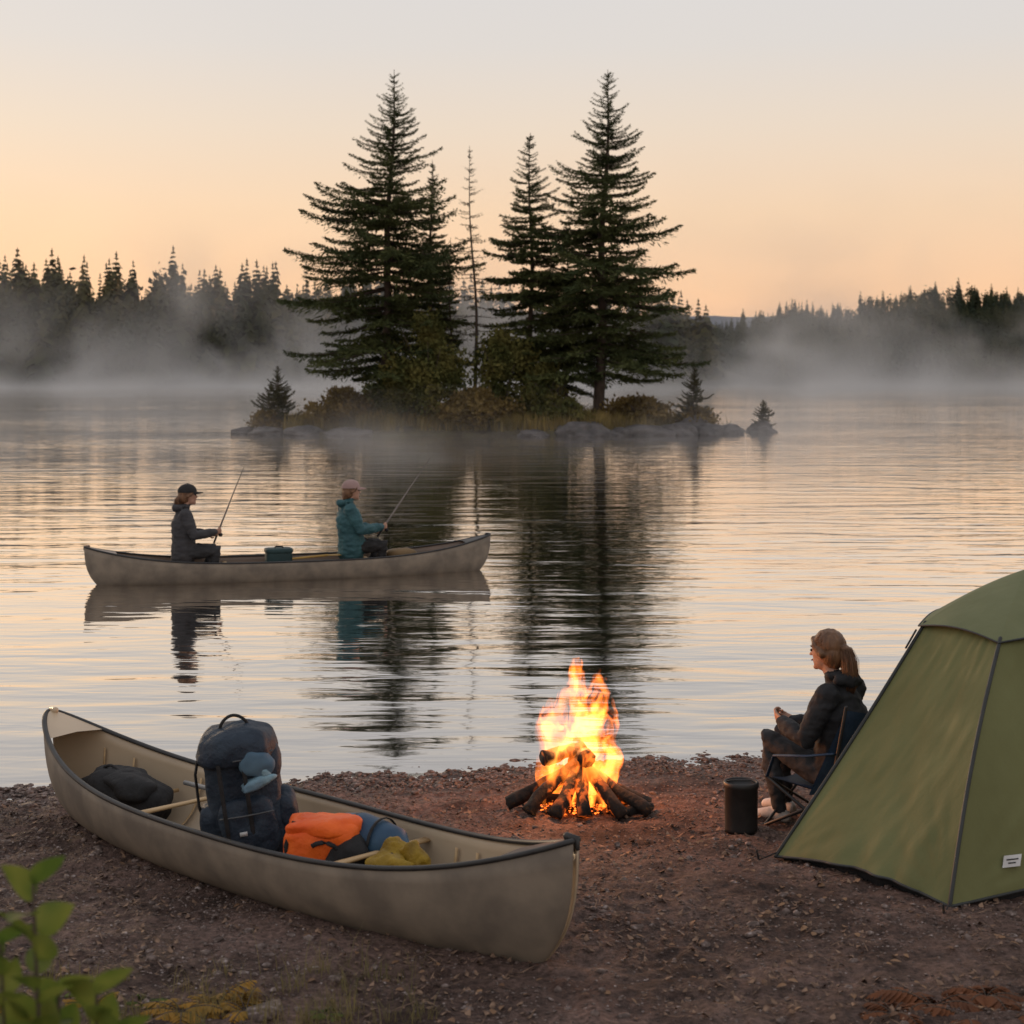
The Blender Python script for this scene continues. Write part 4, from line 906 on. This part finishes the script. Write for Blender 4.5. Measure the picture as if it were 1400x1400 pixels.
# ================================================================== FOREGROUND PLANTS
leafm=pbr('green_leaves',(.085,.14,.025),(.19,.22,.045),scale=9,rough=.5,trans=.5,detail=2)
def leaf(b,p,d,up,L,W):
    d=Vector(d).normalized(); s=d.cross(Vector(up)).normalized(); u=s.cross(d); p=Vector(p); v=[];f=[]
    n=7
    for i in range(n+1):
        t=i/n; w=W*math.sin(math.pi*t**.85)**.8*(1-.2*t); c=p+d*L*t-u*L*.25*t*t
        v+=[c-s*w+u*w*.25,c,c+s*w+u*w*.25]
    for i in range(n):
        for j in (0,1): a=i*3+j; f.append((a,a+1,a+4,a+3))
    b.add((v,f),0)
def leafy(name,loc,stems,seed):
    r=random.Random(seed); e=empty(name,loc); b=MB()
    for (base,top,nl) in stems:
        base=Vector(base);top=Vector(top); P=[base.lerp(top,t)+Vector((math.sin(t*4)*.03,0,0)) for t in np.linspace(0,1,8)]
        b.add(tube(P,[.008-.005*t for t in np.linspace(0,1,8)],6),1)
        for i in range(nl):
            t=1-.36*(i/nl); p=base.lerp(top,t)+Vector((math.sin(t*4)*.03,0,0)); a=i*2.4+r.uniform(-.3,.3)
            leaf(b,p,(math.cos(a),math.sin(a)*.7,.9+r.uniform(-.6,.6)),(.3,1,.3) if i%2 else (0,0.6,1),r.uniform(.07,.105),r.uniform(.026,.040))
    b.obj('stems_and_leaves',[leafm,bark],e)
leafy('leafy_shrub',(-.94,3.1,gz(-.95,3.1)),[((0,0,0),(.04,0,1.44),18),((.05,0,0),(.15,.05,1.21),16),((-.05,0,0),(-.03,.02,1.32),15),((.1,.1,0),(.21,.0,1.15),13),((0,.05,0),(.06,.1,1.20),15),((0,-.05,0),(.0,-.1,1.18),14)],1)
b=MB(); rr_=random.Random(9)
for i in range(560):
    x=rr_.uniform(-2.6,2.6); y=rr_.uniform(6.2,9.6)
    if rr_.random()>(.35 if x<.8 else 1): continue
    a=rr_.uniform(0,6.28); leaf(b,(x,y,gzn(x,y)+.010),(math.cos(a),math.sin(a),rr_.uniform(-.1,.35)),(rr_.uniform(-.4,.4),rr_.uniform(-.4,.4),1),rr_.uniform(.025,.055),rr_.uniform(.008,.016))
b.obj('fallen_leaves',[pbr('fallen_leaf',(.11,.055,.03),(.28,.16,.085),scale=6,rough=.7,trans=.1,detail=1)])
r=np.random.default_rng(12)
gmat=pbr('grass_blades',(.13,.12,.045),(.24,.19,.08),scale=5,rough=.7,trans=.35)
pts=[]
for k in range(70):
    cx=r.uniform(-2.3,-.3); cy=r.uniform(6.3,6.62)-.05*(cx<-1.5)+(.35 if r.uniform()<.2 else 0)
    for q in range(r.integers(8,34)):
        x=cx+r.normal(0,.03); y=cy+r.normal(0,.03); pts.append((x,y,gz(x,y)-.01))
grass('grass',np.array(pts),.10,.0018,gmat,r,lean=1.0)
pts=[]
for k in range(12):
    cx=r.uniform(-1.3,-.30); cy=r.uniform(6.6,7.1)
    for q in range(r.integers(4,9)): x=cx+r.normal(0,.03); y=cy+r.normal(0,.03); pts.append((x,y,gz(x,y)-.01))
grass('grass',np.array(pts),.18,.0016,gmat,r,lean=1.1)
def fern(name,loc,nf,L,mat,seed,droop=.5):
    r=random.Random(seed); e=empty(name,loc); b=MB()
    for i in range(nf):
        a=i*6.283/nf+r.uniform(-.4,.4); d=Vector((math.cos(a),math.sin(a),0)); s=Vector((-d.y,d.x,0)); Lf=L*r.uniform(.6,1.1); rise=r.uniform(.3,.8)
        P=[d*Lf*t+Vector((0,0,Lf*(rise*t-droop*t*t))) for t in np.linspace(0,1,14)]
        b.add(tube(P,[.003]*14,4,caps=False),1)
        for j in range(2,14):
            w=Lf*.30*math.sin(math.pi*(j/14)**.7)
            for sg in (-1,1): leaf(b,P[j],s*sg+d*.5+Vector((0,0,-.2+r.uniform(-.2,.2))),(0,0,1),w+.01,w*.17+.003)
    b.obj('fronds',[mat,bark],e)
yf=pbr('yellow_fern',(.44,.23,.03),(.28,.17,.03),scale=12,rough=.7,trans=.35)
rf=pbr('rust_fern',(.20,.07,.025),(.12,.045,.02),scale=12,rough=.8,trans=.25)
for i,(x,y,L,n,mt) in enumerate([(-1.22,6.58,.19,9,yf),(-1.34,6.52,.18,9,yf),(-1.08,6.52,.15,8,yf),(-1.72,6.58,.13,7,yf),(-2.0,6.48,.15,7,yf),(-1.52,6.62,.10,6,leafm),(-1.85,6.75,.10,6,leafm),(-.75,6.48,.10,6,leafm)]):
    fern('fern',(x,y,gz(x,y)),n,L,mt,i)
for i,(x,y,L,n) in enumerate([(1.70,6.50,.26,9),(1.95,6.62,.22,8),(1.52,6.42,.18,7),(2.05,6.4,.2,6),(1.80,6.36,.22,8)]):
    fern('dead_fern',(x,y,gz(x,y)),n,L,rf,i+20,droop=.75)
pos=np.array([(-1.0,6.5,gz(-.98,6.5)),(-3.1,10.35,.03),(-3.3,10.2,.04),(-2.95,9.4,.07),(.55,9.1,.1),(1.0,6.9,.2)])
rocks(pos,np.array([.10,.05,.06,.04,.03,.03]),'stones',gm,flat=.3)
